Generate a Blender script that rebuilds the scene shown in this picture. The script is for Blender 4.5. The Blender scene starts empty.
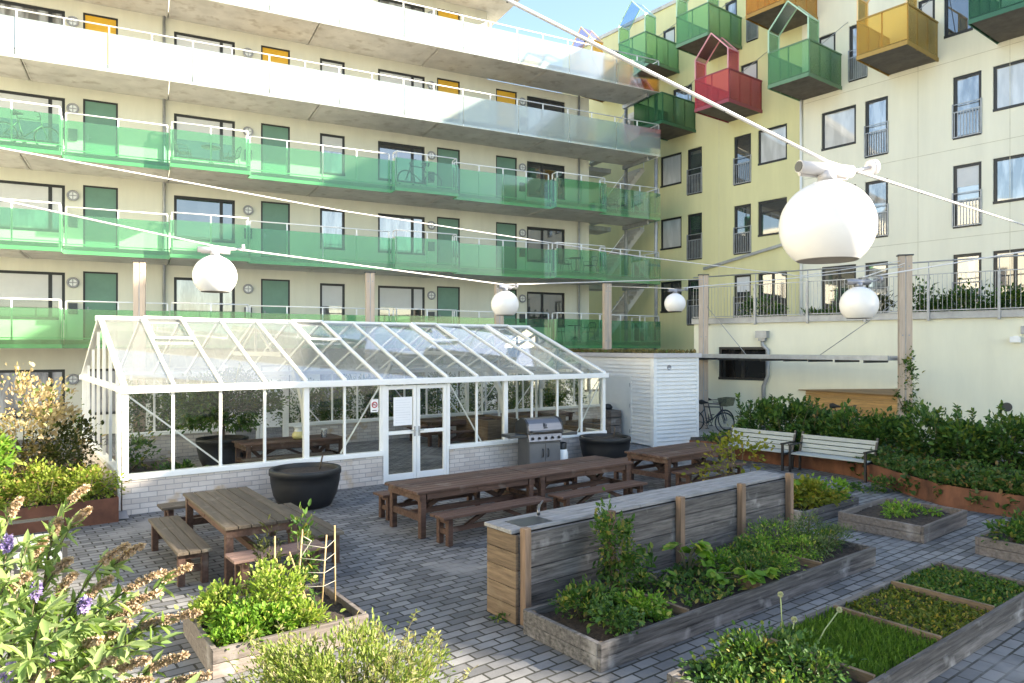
import bpy, math, random
import numpy as np
from mathutils import Vector, Matrix
random.seed(7); RNG = np.random.default_rng(7)
S = bpy.context.scene
COL = S.collection
R = math.radians
# ------------------------------------------------------------------ camera model
H, F, CX, CY = 2.97, 715.0, 512.0, 348.0
def K(px): return (px-CX)/F
def P(px, py, Z): return Vector((K(px)*Z, Z, H-(py-CY)/F*Z))          # point at a given distance
def G(px, py, h=0.0):                                                 # point at a given height
    Z = (H-h)*F/(py-CY); return Vector((K(px)*Z, Z, h))
class Fr:                                                             # a ground-aligned local frame
    def __init__(s, ox, oy, deg):
        s.o = (ox, oy); s.a = R(deg); c, n = math.cos(s.a), math.sin(s.a); s.ux = (c, n); s.uy = (-n, c)
    def W(s, x, y, z=0.0): return Vector((s.o[0]+s.ux[0]*x+s.uy[0]*y, s.o[1]+s.ux[1]*x+s.uy[1]*y, z))
    def at(s, px, y=0.0):
        ax, ay = s.o[0]+s.uy[0]*y, s.o[1]+s.uy[1]*y; k = K(px)
        return (k*ay-ax)/(s.ux[0]-k*s.ux[1])
    def h(s, px, py, y=0.0): return H-(py-CY)/F*s.W(s.at(px, y), y).y
# ------------------------------------------------------------------ object helpers
def tag(o, label=None, cat=None, group=None, kind=None):
    if label: o['label'] = label
    if cat: o['category'] = cat
    if group: o['group'] = group
    if kind: o['kind'] = kind
    return o
def empty(name, loc=(0,0,0), rz=0.0, label=None, cat=None, group=None, kind=None):
    o = bpy.data.objects.new(name, None); COL.objects.link(o); o.empty_display_size = 0.2
    o.location = loc; o.rotation_euler = (0, 0, rz)
    return tag(o, label, cat, group, kind)
KIDS = {}
def link(o, parent):
    COL.objects.link(o)
    if parent is not None:
        o.parent = parent; KIDS.setdefault(parent.name, []).append(o)
def dup(o, parent=None):
    c = o.copy(); link(c, parent)
    for ch in list(KIDS.get(o.name, [])): dup(ch, c)
    return c
class MB:
    def __init__(s): s.v = []; s.f = []; s.sm = []
    def add(s, vs, fs, smooth=False):
        n = len(s.v); s.v += [tuple(p) for p in vs]
        s.f += [tuple(i+n for i in f) for f in fs]; s.sm += [smooth]*len(fs); return s
    def quad(s, a, b, c, d): return s.add([a,b,c,d], [(0,1,2,3)])
    def box(s, x0, x1, y0, y1, z0, z1):
        return s.add([(x0,y0,z0),(x1,y0,z0),(x1,y1,z0),(x0,y1,z0),(x0,y0,z1),(x1,y0,z1),(x1,y1,z1),(x0,y1,z1)],
              [(0,3,2,1),(4,5,6,7),(0,1,5,4),(1,2,6,5),(2,3,7,6),(3,0,4,7)])
    def beam(s, p, q, w, h, up=(0,0,1)):
        p, q = Vector(p), Vector(q); d = (q-p).normalized(); u = Vector(up)
        if abs(d.dot(u)) > .98: u = Vector((1,0,0))
        r = d.cross(u).normalized()*(w/2); t = r.cross(d).normalized()*(h/2)
        vs = [p-r-t,p+r-t,p+r+t,p-r+t,q-r-t,q+r-t,q+r+t,q-r+t]
        return s.add(vs, [(0,3,2,1),(4,5,6,7),(0,1,5,4),(1,2,6,5),(2,3,7,6),(3,0,4,7)])
    def tube(s, pts, r, n=8, cap=True):
        pts = [Vector(p) for p in pts]; rs = r if isinstance(r, (list,tuple)) else [r]*len(pts)
        base = len(s.v); vs = []; prev = None
        for i, p in enumerate(pts):
            d = (pts[min(i+1,len(pts)-1)]-pts[max(i-1,0)]).normalized()
            if prev is None:
                a = Vector((0,0,1)) if abs(d.z) < .9 else Vector((1,0,0))
                prev = d.cross(a).normalized()
            e = (prev-d*prev.dot(d)).normalized(); prev = e; g = d.cross(e)
            for k in range(n):
                t = 2*math.pi*k/n; vs.append(p+(e*math.cos(t)+g*math.sin(t))*rs[i])
        fs = []
        for i in range(len(pts)-1):
            for k in range(n):
                a = i*n+k; b = i*n+(k+1)%n; fs.append((a,b,b+n,a+n))
        s.add(vs, fs, True)
        if cap:
            s.f += [tuple(base+k for k in range(n))[::-1], tuple(base+(len(pts)-1)*n+k for k in range(n))]; s.sm += [False]*2
        return s
    def lathe(s, prof, n=32, c=(0,0,0), cap=False):
        vs = []; fs = []
        for (r, z) in prof:
            for k in range(n):
                t = 2*math.pi*k/n; vs.append((c[0]+r*math.cos(t), c[1]+r*math.sin(t), c[2]+z))
        for i in range(len(prof)-1):
            for k in range(n):
                a = i*n+k; b = i*n+(k+1)%n; fs.append((a,b,b+n,a+n))
        return s.add(vs, fs, True)
    def disc(s, c, r, n=24, axis='z', ry=None):
        vs = []
        for k in range(n):
            t = 2*math.pi*k/n; a, b = r*math.cos(t), (ry or r)*math.sin(t)
            vs.append({'z':(c[0]+a,c[1]+b,c[2]), 'y':(c[0]+a,c[1],c[2]+b), 'x':(c[0],c[1]+a,c[2]+b)}[axis])
        return s.add(vs, [tuple(range(n))])
    def ring(s, c, r, t, n=28, m=6, axis='y'):
        pts = []
        vs = []; fs = []
        for k in range(n):
            A = 2*math.pi*k/n
            for j in range(m):
                B = 2*math.pi*j/m; rr = r+t*math.cos(B); o = t*math.sin(B)
                a, b = rr*math.cos(A), rr*math.sin(A)
                vs.append({'y':(c[0]+a,c[1]+o,c[2]+b),'z':(c[0]+a,c[1]+b,c[2]+o),'x':(c[0]+o,c[1]+a,c[2]+b)}[axis])
        for k in range(n):
            for j in range(m):
                a = k*m+j; b = k*m+(j+1)%m; c2 = ((k+1)%n)*m+(j+1)%m; d = ((k+1)%n)*m+j; fs.append((a,b,c2,d))
        return s.add(vs, fs, True)
    def wall(s, x0, x1, z0, z1, holes, y, dep):
        xs = sorted({x0,x1,*[min(max(q,x0),x1) for h in holes for q in h[:2]]}); zs = sorted({z0,z1,*[min(max(q,z0),z1) for h in holes for q in h[2:4]]})
        for i in range(len(xs)-1):
            for j in range(len(zs)-1):
                cx, cz = (xs[i]+xs[i+1])/2, (zs[j]+zs[j+1])/2
                if any(h[0] < cx < h[1] and h[2] < cz < h[3] for h in holes): continue
                s.quad((xs[i],y,zs[j]),(xs[i+1],y,zs[j]),(xs[i+1],y,zs[j+1]),(xs[i],y,zs[j+1]))
        for (a,b,c,d) in [h[:4] for h in holes]:
            s.quad((a,y,c),(a,y+dep,c),(b,y+dep,c),(b,y,c)); s.quad((a,y,d),(b,y,d),(b,y+dep,d),(a,y+dep,d))
            s.quad((a,y,c),(a,y,d),(a,y+dep,d),(a,y+dep,c)); s.quad((b,y,c),(b,y+dep,c),(b,y+dep,d),(b,y,d))
        return s
    def build(s, name, mat, parent=None, bevel=0.0):
        me = bpy.data.meshes.new(name); me.from_pydata(s.v, [], s.f); me.update()
        if any(s.sm): me.polygons.foreach_set('use_smooth', s.sm)
        me.materials.append(mat)
        o = bpy.data.objects.new(name, me); link(o, parent)
        if bevel:
            m = o.modifiers.new('bevel', 'BEVEL'); m.width = bevel; m.segments = 1; m.limit_method = 'ANGLE'
        return o
def lumps(m, x0, x1, y0, y1, z, amp=.022, step=.045, seed=0):
    rg = random.Random(seed); nx = max(2, int((x1-x0)/step)); ny = max(2, int((y1-y0)/step)); vs = []; fs = []
    ph = [rg.uniform(0,6.3) for _ in range(4)]
    for j in range(ny+1):
        for i in range(nx+1):
            x = x0+(x1-x0)*i/nx; y = y0+(y1-y0)*j/ny
            e = rg.uniform(-1,1)*amp*.55+amp*.8*math.sin(x*5.1+ph[0])*math.sin(y*6.3+ph[1])+amp*.5*math.sin(x*13+ph[2])*math.sin(y*11+ph[3])
            vs.append((x,y,z+e))
    for j in range(ny):
        for i in range(nx):
            a = j*(nx+1)+i; fs.append((a,a+1,a+nx+2,a+nx+1))
    m.add(vs, fs, True)
def part(name, mat, parent, fn, bevel=0.0):
    m = MB(); fn(m); return m.build(name, mat, parent, bevel)
# ------------------------------------------------------------------ materials
MATS = {}
def nt_new(name):
    m = bpy.data.materials.new(name); m.use_nodes = True; t = m.node_tree; t.nodes.clear()
    return m, t, t.nodes, t.links
def rgb(h, *a):
    return h if len(h) == 4 else (*h, 1.0)
def pmat(name, col, rough=.6, metal=0.0, var=.15, scale=3.0, bump=.0, bscale=60.0, stretch=(1,1,1), island=0.0, spec=.5, dirt=None):
    """principled material: two noises vary the base colour, optional per-board tone, optional bump"""
    if name in MATS: return MATS[name]
    m, t, N, L = nt_new(name)
    out = N.new('ShaderNodeOutputMaterial'); b = N.new('ShaderNodeBsdfPrincipled'); L.new(b.outputs[0], out.inputs[0])
    b.inputs['Roughness'].default_value = rough; b.inputs['Metallic'].default_value = metal
    b.inputs['Specular IOR Level'].default_value = spec
    tc = N.new('ShaderNodeTexCoord'); mp = N.new('ShaderNodeMapping'); mp.inputs['Scale'].default_value = stretch
    L.new(tc.outputs['Object'], mp.inputs[0])
    n1 = N.new('ShaderNodeTexNoise'); n1.inputs['Scale'].default_value = scale; n1.inputs['Detail'].default_value = 6; n1.inputs['Roughness'].default_value = .65
    L.new(mp.outputs[0], n1.inputs['Vector'])
    rp = N.new('ShaderNodeValToRGB'); e = rp.color_ramp.elements
    lo = [c*(1-var*1.6) for c in col[:3]]; hi = [min(1,c*(1+var)) for c in col[:3]]
    e[0].position = .3; e[0].color = (*lo,1); e[1].position = .7; e[1].color = (*hi,1)
    L.new(n1.outputs['Fac'], rp.inputs[0]); last = rp.outputs[0]
    if dirt:
        n3 = N.new('ShaderNodeTexNoise'); n3.inputs['Scale'].default_value = dirt[1]; n3.inputs['Detail'].default_value = 8
        L.new(tc.outputs['Object'], n3.inputs['Vector'])
        r3 = N.new('ShaderNodeValToRGB'); r3.color_ramp.elements[0].position = dirt[2]; r3.color_ramp.elements[1].position = dirt[2]+.15
        L.new(n3.outputs['Fac'], r3.inputs[0])
        mx = N.new('ShaderNodeMix'); mx.data_type = 'RGBA'; mx.inputs[7].default_value = (*dirt[0],1)
        L.new(r3.outputs[0], mx.inputs[0]); L.new(last, mx.inputs[6]); last = mx.outputs[2]
    if island:
        g = N.new('ShaderNodeNewGeometry'); ma = N.new('ShaderNodeMapRange'); ma.inputs[3].default_value = 1-island; ma.inputs[4].default_value = 1+island
        L.new(g.outputs['Random Per Island'], ma.inputs[0])
        mx = N.new('ShaderNodeMix'); mx.data_type = 'RGBA'; mx.blend_type = 'MULTIPLY'; mx.inputs[0].default_value = 1
        L.new(last, mx.inputs[6]); L.new(ma.outputs[0], mx.inputs[7]); last = mx.outputs[2]
    L.new(last, b.inputs['Base Color'])
    if bump:
        n2 = N.new('ShaderNodeTexNoise'); n2.inputs['Scale'].default_value = bscale; n2.inputs['Detail'].default_value = 5
        L.new(mp.outputs[0], n2.inputs['Vector'])
        bp = N.new('ShaderNodeBump'); bp.inputs['Strength'].default_value = bump; bp.inputs['Distance'].default_value = .01
        L.new(n2.outputs['Fac'], bp.inputs['Height']); L.new(bp.outputs[0], b.inputs['Normal'])
    MATS[name] = m; return m
def leafmat(name, c1, c2, trans=.35, rough=.5, c3=None):
    if name in MATS: return MATS[name]
    m, t, N, L = nt_new(name)
    out = N.new('ShaderNodeOutputMaterial'); g = N.new('ShaderNodeNewGeometry')
    rp = N.new('ShaderNodeValToRGB'); e = rp.color_ramp.elements
    e[0].color = (*c1,1); e[1].color = (*c2,1)
    if c3: e[1].position = .8; q = rp.color_ramp.elements.new(.96); q.color = (*c3,1)
    L.new(g.outputs['Random Per Island'], rp.inputs[0])
    b = N.new('ShaderNodeBsdfPrincipled'); b.inputs['Roughness'].default_value = rough; b.inputs['Specular IOR Level'].default_value = .18
    tr = N.new('ShaderNodeBsdfTranslucent'); mx = N.new('ShaderNodeMixShader'); mx.inputs[0].default_value = trans
    L.new(rp.outputs[0], b.inputs['Base Color'])
    tm = N.new('ShaderNodeMix'); tm.data_type = 'RGBA'; tm.blend_type = 'MULTIPLY'; tm.inputs[0].default_value = 1; tm.inputs[7].default_value = (1.3,1.4,.6,1)
    L.new(rp.outputs[0], tm.inputs[6]); L.new(tm.outputs[2], tr.inputs[0])
    L.new(b.outputs[0], mx.inputs[1]); L.new(tr.outputs[0], mx.inputs[2]); L.new(mx.outputs[0], out.inputs[0])
    MATS[name] = m; return m
def glassmat(name, tint=(1,1,1), ior=1.5, extra=0.0, diff=None, dfac=0.0, rough=0.02, gl=(1,1,1), tl=.5):
    """thin sheet: fresnel mirror over (tinted see-through mixed with a diffusing coat)"""
    if name in MATS: return MATS[name]
    m, t, N, L = nt_new(name)
    out = N.new('ShaderNodeOutputMaterial'); tr = N.new('ShaderNodeBsdfTransparent'); tr.inputs[0].default_value = (*tint,1)
    gs = N.new('ShaderNodeBsdfGlossy'); gs.inputs['Roughness'].default_value = rough; gs.inputs[0].default_value = (*gl,1)
    lw = N.new('ShaderNodeFresnel'); lw.inputs[0].default_value = ior
    ad = N.new('ShaderNodeMath'); ad.operation = 'ADD'; ad.inputs[1].default_value = extra; ad.use_clamp = True; L.new(lw.outputs[0], ad.inputs[0])
    base = tr.outputs[0]
    if diff:
        d = N.new('ShaderNodeBsdfDiffuse'); d.inputs[0].default_value = (*diff,1)
        tl_ = N.new('ShaderNodeBsdfTranslucent'); tl_.inputs[0].default_value = (*diff,1)
        m1 = N.new('ShaderNodeMixShader'); m1.inputs[0].default_value = tl; L.new(d.outputs[0], m1.inputs[1]); L.new(tl_.outputs[0], m1.inputs[2])
        m2 = N.new('ShaderNodeMixShader'); m2.inputs[0].default_value = dfac; L.new(base, m2.inputs[1]); L.new(m1.outputs[0], m2.inputs[2]); base = m2.outputs[0]
    mx = N.new('ShaderNodeMixShader'); L.new(ad.outputs[0], mx.inputs[0]); L.new(base, mx.inputs[1]); L.new(gs.outputs[0], mx.inputs[2])
    L.new(mx.outputs[0], out.inputs[0]); MATS[name] = m; return m
def panemat(name, col, extra=.12, rough=.03, lo=.45):
    """window pane with a room or blind right behind it: fresnel mirror over a matt colour"""
    if name in MATS: return MATS[name]
    m, t, N, L = nt_new(name)
    out = N.new('ShaderNodeOutputMaterial'); d = N.new('ShaderNodeBsdfDiffuse')
    tc = N.new('ShaderNodeTexCoord'); nz = N.new('ShaderNodeTexNoise'); nz.inputs['Scale'].default_value = 1.3; nz.inputs['Detail'].default_value = 3
    mp = N.new('ShaderNodeMapping'); mp.inputs['Scale'].default_value = (2.2,1,.5); L.new(tc.outputs['Object'], mp.inputs[0]); L.new(mp.outputs[0], nz.inputs['Vector'])
    rp = N.new('ShaderNodeValToRGB'); rp.color_ramp.elements[0].position = .42; rp.color_ramp.elements[1].position = .6
    rp.color_ramp.elements[0].color = (*[c*lo for c in col],1); rp.color_ramp.elements[1].color = (*[min(1,c*1.15) for c in col],1)
    L.new(nz.outputs['Fac'], rp.inputs[0]); L.new(rp.outputs[0], d.inputs[0])
    gs = N.new('ShaderNodeBsdfGlossy'); gs.inputs['Roughness'].default_value = rough
    n2 = N.new('ShaderNodeTexNoise'); n2.inputs['Scale'].default_value = .8; L.new(tc.outputs['Object'], n2.inputs['Vector'])
    bp = N.new('ShaderNodeBump'); bp.inputs['Strength'].default_value = .02; bp.inputs['Distance'].default_value = .1; L.new(n2.outputs['Fac'], bp.inputs['Height']); L.new(bp.outputs[0], gs.inputs['Normal'])
    fr = N.new('ShaderNodeFresnel'); fr.inputs[0].default_value = 1.5
    ad = N.new('ShaderNodeMath'); ad.operation = 'ADD'; ad.inputs[1].default_value = extra; ad.use_clamp = True; L.new(fr.outputs[0], ad.inputs[0])
    mx = N.new('ShaderNodeMixShader'); L.new(ad.outputs[0], mx.inputs[0]); L.new(d.outputs[0], mx.inputs[1]); L.new(gs.outputs[0], mx.inputs[2]); L.new(mx.outputs[0], out.inputs[0])
    MATS[name] = m; return m
def brickmat(name, c1, c2, mortar, bw, bh, mort=.008, rot=0.0, plane='xy', rough=.8, bump=.5, spots=None, var=.35, offs=.5):
    if name in MATS: return MATS[name]
    m, t, N, L = nt_new(name)
    out = N.new('ShaderNodeOutputMaterial'); b = N.new('ShaderNodeBsdfPrincipled'); L.new(b.outputs[0], out.inputs[0]); b.inputs['Roughness'].default_value = rough
    tc = N.new('ShaderNodeTexCoord'); mp = N.new('ShaderNodeMapping'); L.new(tc.outputs['Object'], mp.inputs[0]); mp.inputs['Rotation'].default_value = (0,0,rot)
    vec = mp.outputs[0]
    if plane == 'xz':                      # courses run round the wall: x+y along it, z up
        sp = N.new('ShaderNodeSeparateXYZ'); L.new(vec, sp.inputs[0]); s1 = N.new('ShaderNodeMath'); L.new(sp.outputs[0], s1.inputs[0]); L.new(sp.outputs[1], s1.inputs[1])
        cb = N.new('ShaderNodeCombineXYZ'); L.new(s1.outputs[0], cb.inputs[0]); L.new(sp.outputs[2], cb.inputs[1]); vec = cb.outputs[0]
    br = N.new('ShaderNodeTexBrick'); L.new(vec, br.inputs['Vector']); br.inputs['Scale'].default_value = 1
    br.inputs['Brick Width'].default_value = bw; br.inputs['Row Height'].default_value = bh; br.inputs['Mortar Size'].default_value = mort; br.inputs['Mortar Smooth'].default_value = .15
    br.inputs['Color1'].default_value = (*c1,1); br.inputs['Color2'].default_value = (*c2,1); br.inputs['Mortar'].default_value = (*mortar,1); br.inputs['Bias'].default_value = 0; br.offset = offs
    nz = N.new('ShaderNodeTexNoise'); nz.inputs['Scale'].default_value = 2.2; nz.inputs['Detail'].default_value = 9; nz.inputs['Roughness'].default_value = .7; L.new(tc.outputs['Object'], nz.inputs['Vector'])
    mr = N.new('ShaderNodeMapRange'); mr.inputs[1].default_value = .25; mr.inputs[2].default_value = .75; mr.inputs[3].default_value = 1-var; mr.inputs[4].default_value = 1+var; L.new(nz.outputs['Fac'], mr.inputs[0])
    mx = N.new('ShaderNodeMix'); mx.data_type = 'RGBA'; mx.blend_type = 'MULTIPLY'; mx.inputs[0].default_value = 1; L.new(br.outputs['Color'], mx.inputs[6]); L.new(mr.outputs[0], mx.inputs[7]); last = mx.outputs[2]
    if spots:
        n3 = N.new('ShaderNodeTexNoise'); n3.inputs['Scale'].default_value = spots[1]; n3.inputs['Detail'].default_value = 7; L.new(tc.outputs['Object'], n3.inputs['Vector'])
        r3 = N.new('ShaderNodeValToRGB'); r3.color_ramp.elements[0].position = spots[2]; r3.color_ramp.elements[1].position = spots[2]+.12; L.new(n3.outputs['Fac'], r3.inputs[0])
        m3 = N.new('ShaderNodeMix'); m3.data_type = 'RGBA'; m3.inputs[7].default_value = (*spots[0],1); L.new(r3.outputs[0], m3.inputs[0]); L.new(last, m3.inputs[6]); last = m3.outputs[2]
    L.new(last, b.inputs['Base Color'])
    bp = N.new('ShaderNodeBump'); bp.inputs['Strength'].default_value = bump; bp.inputs['Distance'].default_value = .01; bp.invert = True
    nb = N.new('ShaderNodeTexNoise'); nb.inputs['Scale'].default_value = 45; nb.inputs['Detail'].default_value = 4; L.new(tc.outputs['Object'], nb.inputs['Vector'])
    am = N.new('ShaderNodeMath'); am.operation = 'MULTIPLY_ADD'; am.inputs[1].default_value = -.35; L.new(nb.outputs['Fac'], am.inputs[0]); L.new(br.outputs['Fac'], am.inputs[2])
    L.new(am.outputs[0], bp.inputs['Height']); L.new(bp.outputs[0], b.inputs['Normal'])
    MATS[name] = m; return m

M_cream = pmat('cream_render', (.70,.69,.585), .85, var=.05, scale=1.0, stretch=(1.6,1.6,.25), bump=.15, bscale=120)
M_yellow = pmat('yellow_render', (.68,.645,.36), .85, var=.05, scale=.8, stretch=(1.6,1.6,.2), bump=.15, bscale=120)
M_pale = pmat('pale_render', (.79,.765,.63), .85, var=.045, scale=.8, stretch=(1.6,1.6,.2), bump=.15, bscale=120, )
M_low = pmat('low_wall_render', (.81,.79,.62), .85, var=.045, scale=.8, stretch=(1.3,1.3,.3), bump=.15, bscale=100)
M_conc = pmat('concrete', (.56,.54,.50), .9, var=.12, scale=1.1, bump=.3, bscale=30, dirt=((.40,.37,.325),2.5,.55))
M_black = pmat('black_frame', (.018,.019,.02), .45, var=.1)
M_white = pmat('white_paint', (.82,.83,.82), .35, var=.03, scale=2)
M_shed = pmat('white_siding', (.78,.78,.77), .55, var=.04, scale=2, bump=.1)
M_rail = pmat('white_rail', (.80,.81,.80), .4, var=.03)
M_steel = pmat('galvanised_steel', (.36,.375,.39), .5, .5, var=.12, scale=4)
M_gdoor = pmat('green_door_paint', (.125,.255,.19), .45, var=.06)
M_ydoor = pmat('yellow_door_paint', (.72,.40,.025), .45, var=.06)
M_pane = panemat('dark_pane', (.04,.045,.05), .20)
M_pane2 = panemat('curtain_pane', (.34,.36,.38), .22, lo=.3)
M_blind = panemat('blind_pane', (.56,.57,.58), .10, lo=.9)
M_whitegl = glassmat('frosted_white_glass', (.86,.95,.92), diff=(.50,.56,.55), dfac=.46, rough=.08, tl=.35)
M_greengl = glassmat('green_glass', (.46,.77,.56), diff=(.60,.84,.64), dfac=.075, rough=.04, tl=.4)
M_rglass = glassmat('pale_reflection_roof_glass', (.93,.95,.93), ior=1.5, extra=.03, diff=(.82,.84,.79), dfac=.30, tl=.5)  # white diffuse coat stands in for the pale building reflection on the roof
M_gglass = glassmat('greenhouse_glass', (.95,.975,.96), ior=1.5, extra=.015)
M_tred = pmat('table_wood', (.088,.050,.037), .65, spec=.3, var=.28, scale=5, stretch=(.35,4,4), bump=.35, bscale=30, island=.28, dirt=((.15,.12,.10),3.5,.60))
M_tgrey = pmat('weathered_table_wood', (.080,.062,.044), .75, var=.28, scale=5, stretch=(.35,4,4), bump=.4, bscale=30, island=.28, dirt=((.16,.14,.11),3,.58))
M_bedw = pmat('grey_weathered_board', (.130,.119,.113), .85, var=.50, scale=4, stretch=(.45,5,7), bump=.55, bscale=22, island=.26, dirt=((.30,.285,.275),3.2,.59))
M_bedr = pmat('grey_brown_board', (.165,.14,.125), .85, var=.3, scale=4, stretch=(.45,5,7), bump=.5, bscale=22, island=.2, dirt=((.28,.26,.245),3,.6))
M_endw = pmat('brown_weathered_board', (.17,.118,.075), .85, var=.3, scale=4, stretch=(.6,.6,6), bump=.5, bscale=22, island=.2, dirt=((.2,.15,.1),3,.6))
M_postw = pmat('brown_post_wood', (.21,.14,.095), .8, var=.25, scale=5, stretch=(5,5,.4), bump=.3, bscale=25, island=.1)
M_beige = pmat('pale_post_wood', (.47,.38,.30), .75, var=.15, scale=4, stretch=(5,5,.3), bump=.2, bscale=30, island=.1)
M_cap = pmat('grey_worktop', (.25,.25,.255), .8, var=.25, scale=6, stretch=(.5,3,3), bump=.3, bscale=40, dirt=((.27,.26,.25),4,.56))
M_soil = pmat('soil', (.045,.032,.024), .95, var=.5, scale=20, bump=1.0, bscale=45)
M_corten = pmat('rusted_steel', (.185,.075,.038), .8, var=.4, scale=2.2, bump=.2, bscale=50, stretch=(1,1,.5), dirt=((.13,.05,.03),1.6,.55))
M_cortend = pmat('dark_rusted_steel', (.13,.05,.028), .8, var=.3, scale=2.2, bump=.2, bscale=50)
M_pot = pmat('black_plastic', (.014,.015,.017), .55, var=.2, scale=3, bump=.05)
M_slat = pmat('pale_bench_slat', (.33,.36,.345), .5, var=.08, scale=6, stretch=(.4,3,3), island=.08)
M_iron = pmat('black_iron', (.02,.021,.022), .4, var=.1)
M_globe = pmat('opal_globe', (.74,.735,.725), .22, var=.025, scale=5)
M_greymetal = pmat('grey_metal_shaded_lamps', (.30,.31,.35), .4, .5, var=.1)  # on the lamp brackets this grey carries the shade they hang in
M_pinkw = pmat('white_lamp_metal', (.55,.53,.54), .35, var=.04)
M_cable = pmat('white_cable', (.66,.65,.64), .5, var=.04)
M_log = pmat('slatted_pine', (.58,.35,.14), .7, var=.2, scale=5, stretch=(.4,4,4), bump=.3, island=.2)
M_dark = pmat('dark_metal', (.06,.065,.07), .4, .3, var=.1)
M_lid = pmat('brushed_steel', (.20,.20,.21), .38, .9, var=.06, stretch=(.3,6,6), scale=8)
M_brick = brickmat('white_brick', (.62,.57,.53), (.50,.44,.40), (.36,.34,.33), .28, .095, .008, plane='xz', bump=.6, spots=((.46,.34,.22),2.0,.60), var=.14)
M_pave = brickmat('concrete_pavers', (.10,.102,.108), (.225,.224,.224), (.030,.030,.024), .27, .14, .012, rot=R(-37.8), bump=.9, var=.3, spots=((.235,.23,.225),.7,.58))
M_path = pmat('pale_path', (.42,.40,.38), .9, var=.1, scale=2, bump=.3)

# ------------------------------------------------------------------ foliage
def leaves(name, mat, parent, pos, axis, size, ratio=.5, fold=.25, rng=RNG):
    """pos (n,3) leaf bases, axis (n,3) leaf directions, size (n,) lengths; one folded six-point blade each"""
    pos = np.asarray(pos, float); n = len(pos); axis = np.asarray(axis, float)
    axis = axis/np.maximum(np.linalg.norm(axis, axis=1, keepdims=True), 1e-6)
    size = np.broadcast_to(np.asarray(size, float), (n,))[:,None]
    rv = rng.normal(size=(n,3)); rv[:,2] *= .35
    side = np.cross(axis, np.array([0,0,1.0])+.55*rv); side /= np.maximum(np.linalg.norm(side, axis=1, keepdims=True), 1e-6)
    up = np.cross(side, axis); w = size*ratio*.5
    base = pos; tip = pos+axis*size-up*size*.10
    l1 = pos+axis*size*.3+side*w+up*w*fold; l2 = pos+axis*size*.7+side*w*.8+up*w*fold*.6
    r1 = pos+axis*size*.3-side*w+up*w*fold; r2 = pos+axis*size*.7-side*w*.8+up*w*fold*.6
    V = np.stack([base,l1,l2,tip,r2,r1], 1).reshape(-1,3)
    q = np.array([[0,1,2,3],[0,3,4,5]]); Fc = (q[None]+6*np.arange(n)[:,None,None]).reshape(-1)
    me = bpy.data.meshes.new(name); me.vertices.add(len(V)); me.vertices.foreach_set('co', V.ravel())
    me.loops.add(len(Fc)); me.loops.foreach_set('vertex_index', Fc.astype(np.int32))
    me.polygons.add(2*n); me.polygons.foreach_set('loop_start', np.arange(0, 8*n, 4, dtype=np.int32)); me.polygons.foreach_set('loop_total', np.full(2*n, 4, np.int32))
    me.update(calc_edges=True); me.materials.append(mat)
    o = bpy.data.objects.new(name, me); link(o, parent); return o
def crown(n, r, clumps, spread, rng, lift=.3, hollow=.45, zmin=None):
    """points gathered in clumps through an ellipsoid standing on z=0; returns pos, outward axis, clump centres"""
    r = np.array(r, float); c = rng.normal(size=(clumps,3)); c /= np.linalg.norm(c, axis=1, keepdims=True)
    rad = hollow+(1-hollow)*rng.random((clumps,1))**.7; c = c*rad
    w = (.5+rng.random(clumps)); w /= w.sum(); k = rng.choice(clumps, n, p=w)
    p = c[k]+rng.normal(size=(n,3))*spread*(.6+.8*rng.random((clumps,1)))[k]
    ax = p+rng.normal(size=(n,3))*.55; ax[:,2] += lift
    p = p*r; p[:,2] += r[2]; z0 = .02 if zmin is None else zmin
    p[:,2] = np.where(p[:,2] < z0, z0+rng.random(n)*.3*r[2], p[:,2])
    cc = c*r; cc[:,2] += r[2]; return p, ax, cc
M_stem = pmat('green_brown_stem', (.10,.09,.045), .8, var=.2)
M_bark = pmat('bark', (.09,.065,.045), .9, var=.3)
def shrub(name, label, cat, loc, r, n, leaf, mat, clumps=16, spread=.22, ratio=.5, group=None, seed=0, stems=7, lift=.3, kind=None, sr=.012, hollow=.45, stem_mat=None):
    rng = np.random.default_rng(seed+11)
    root = empty(name, loc, 0, label, cat, group, kind)
    p, ax, cc = crown(n, r, clumps, spread, rng, lift, hollow)
    leaves('foliage', mat, root, p, ax, leaf*(.4+1.0*rng.random(n)), ratio, rng=rng)
    m = MB()
    for i in range(min(stems, clumps)):
        c = cc[i]; c = Vector((c[0], c[1], max(.08, c[2])))
        b = Vector((c.x*.15, c.y*.15, 0)); mid = (b+c)/2+Vector((c.x*.12, c.y*.12, .06*r[2]))
        m.tube([b, mid, c], [sr*1.4, sr, sr*.5], 5)
    m.build('stem', stem_mat or M_stem, root)
    return root
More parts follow.
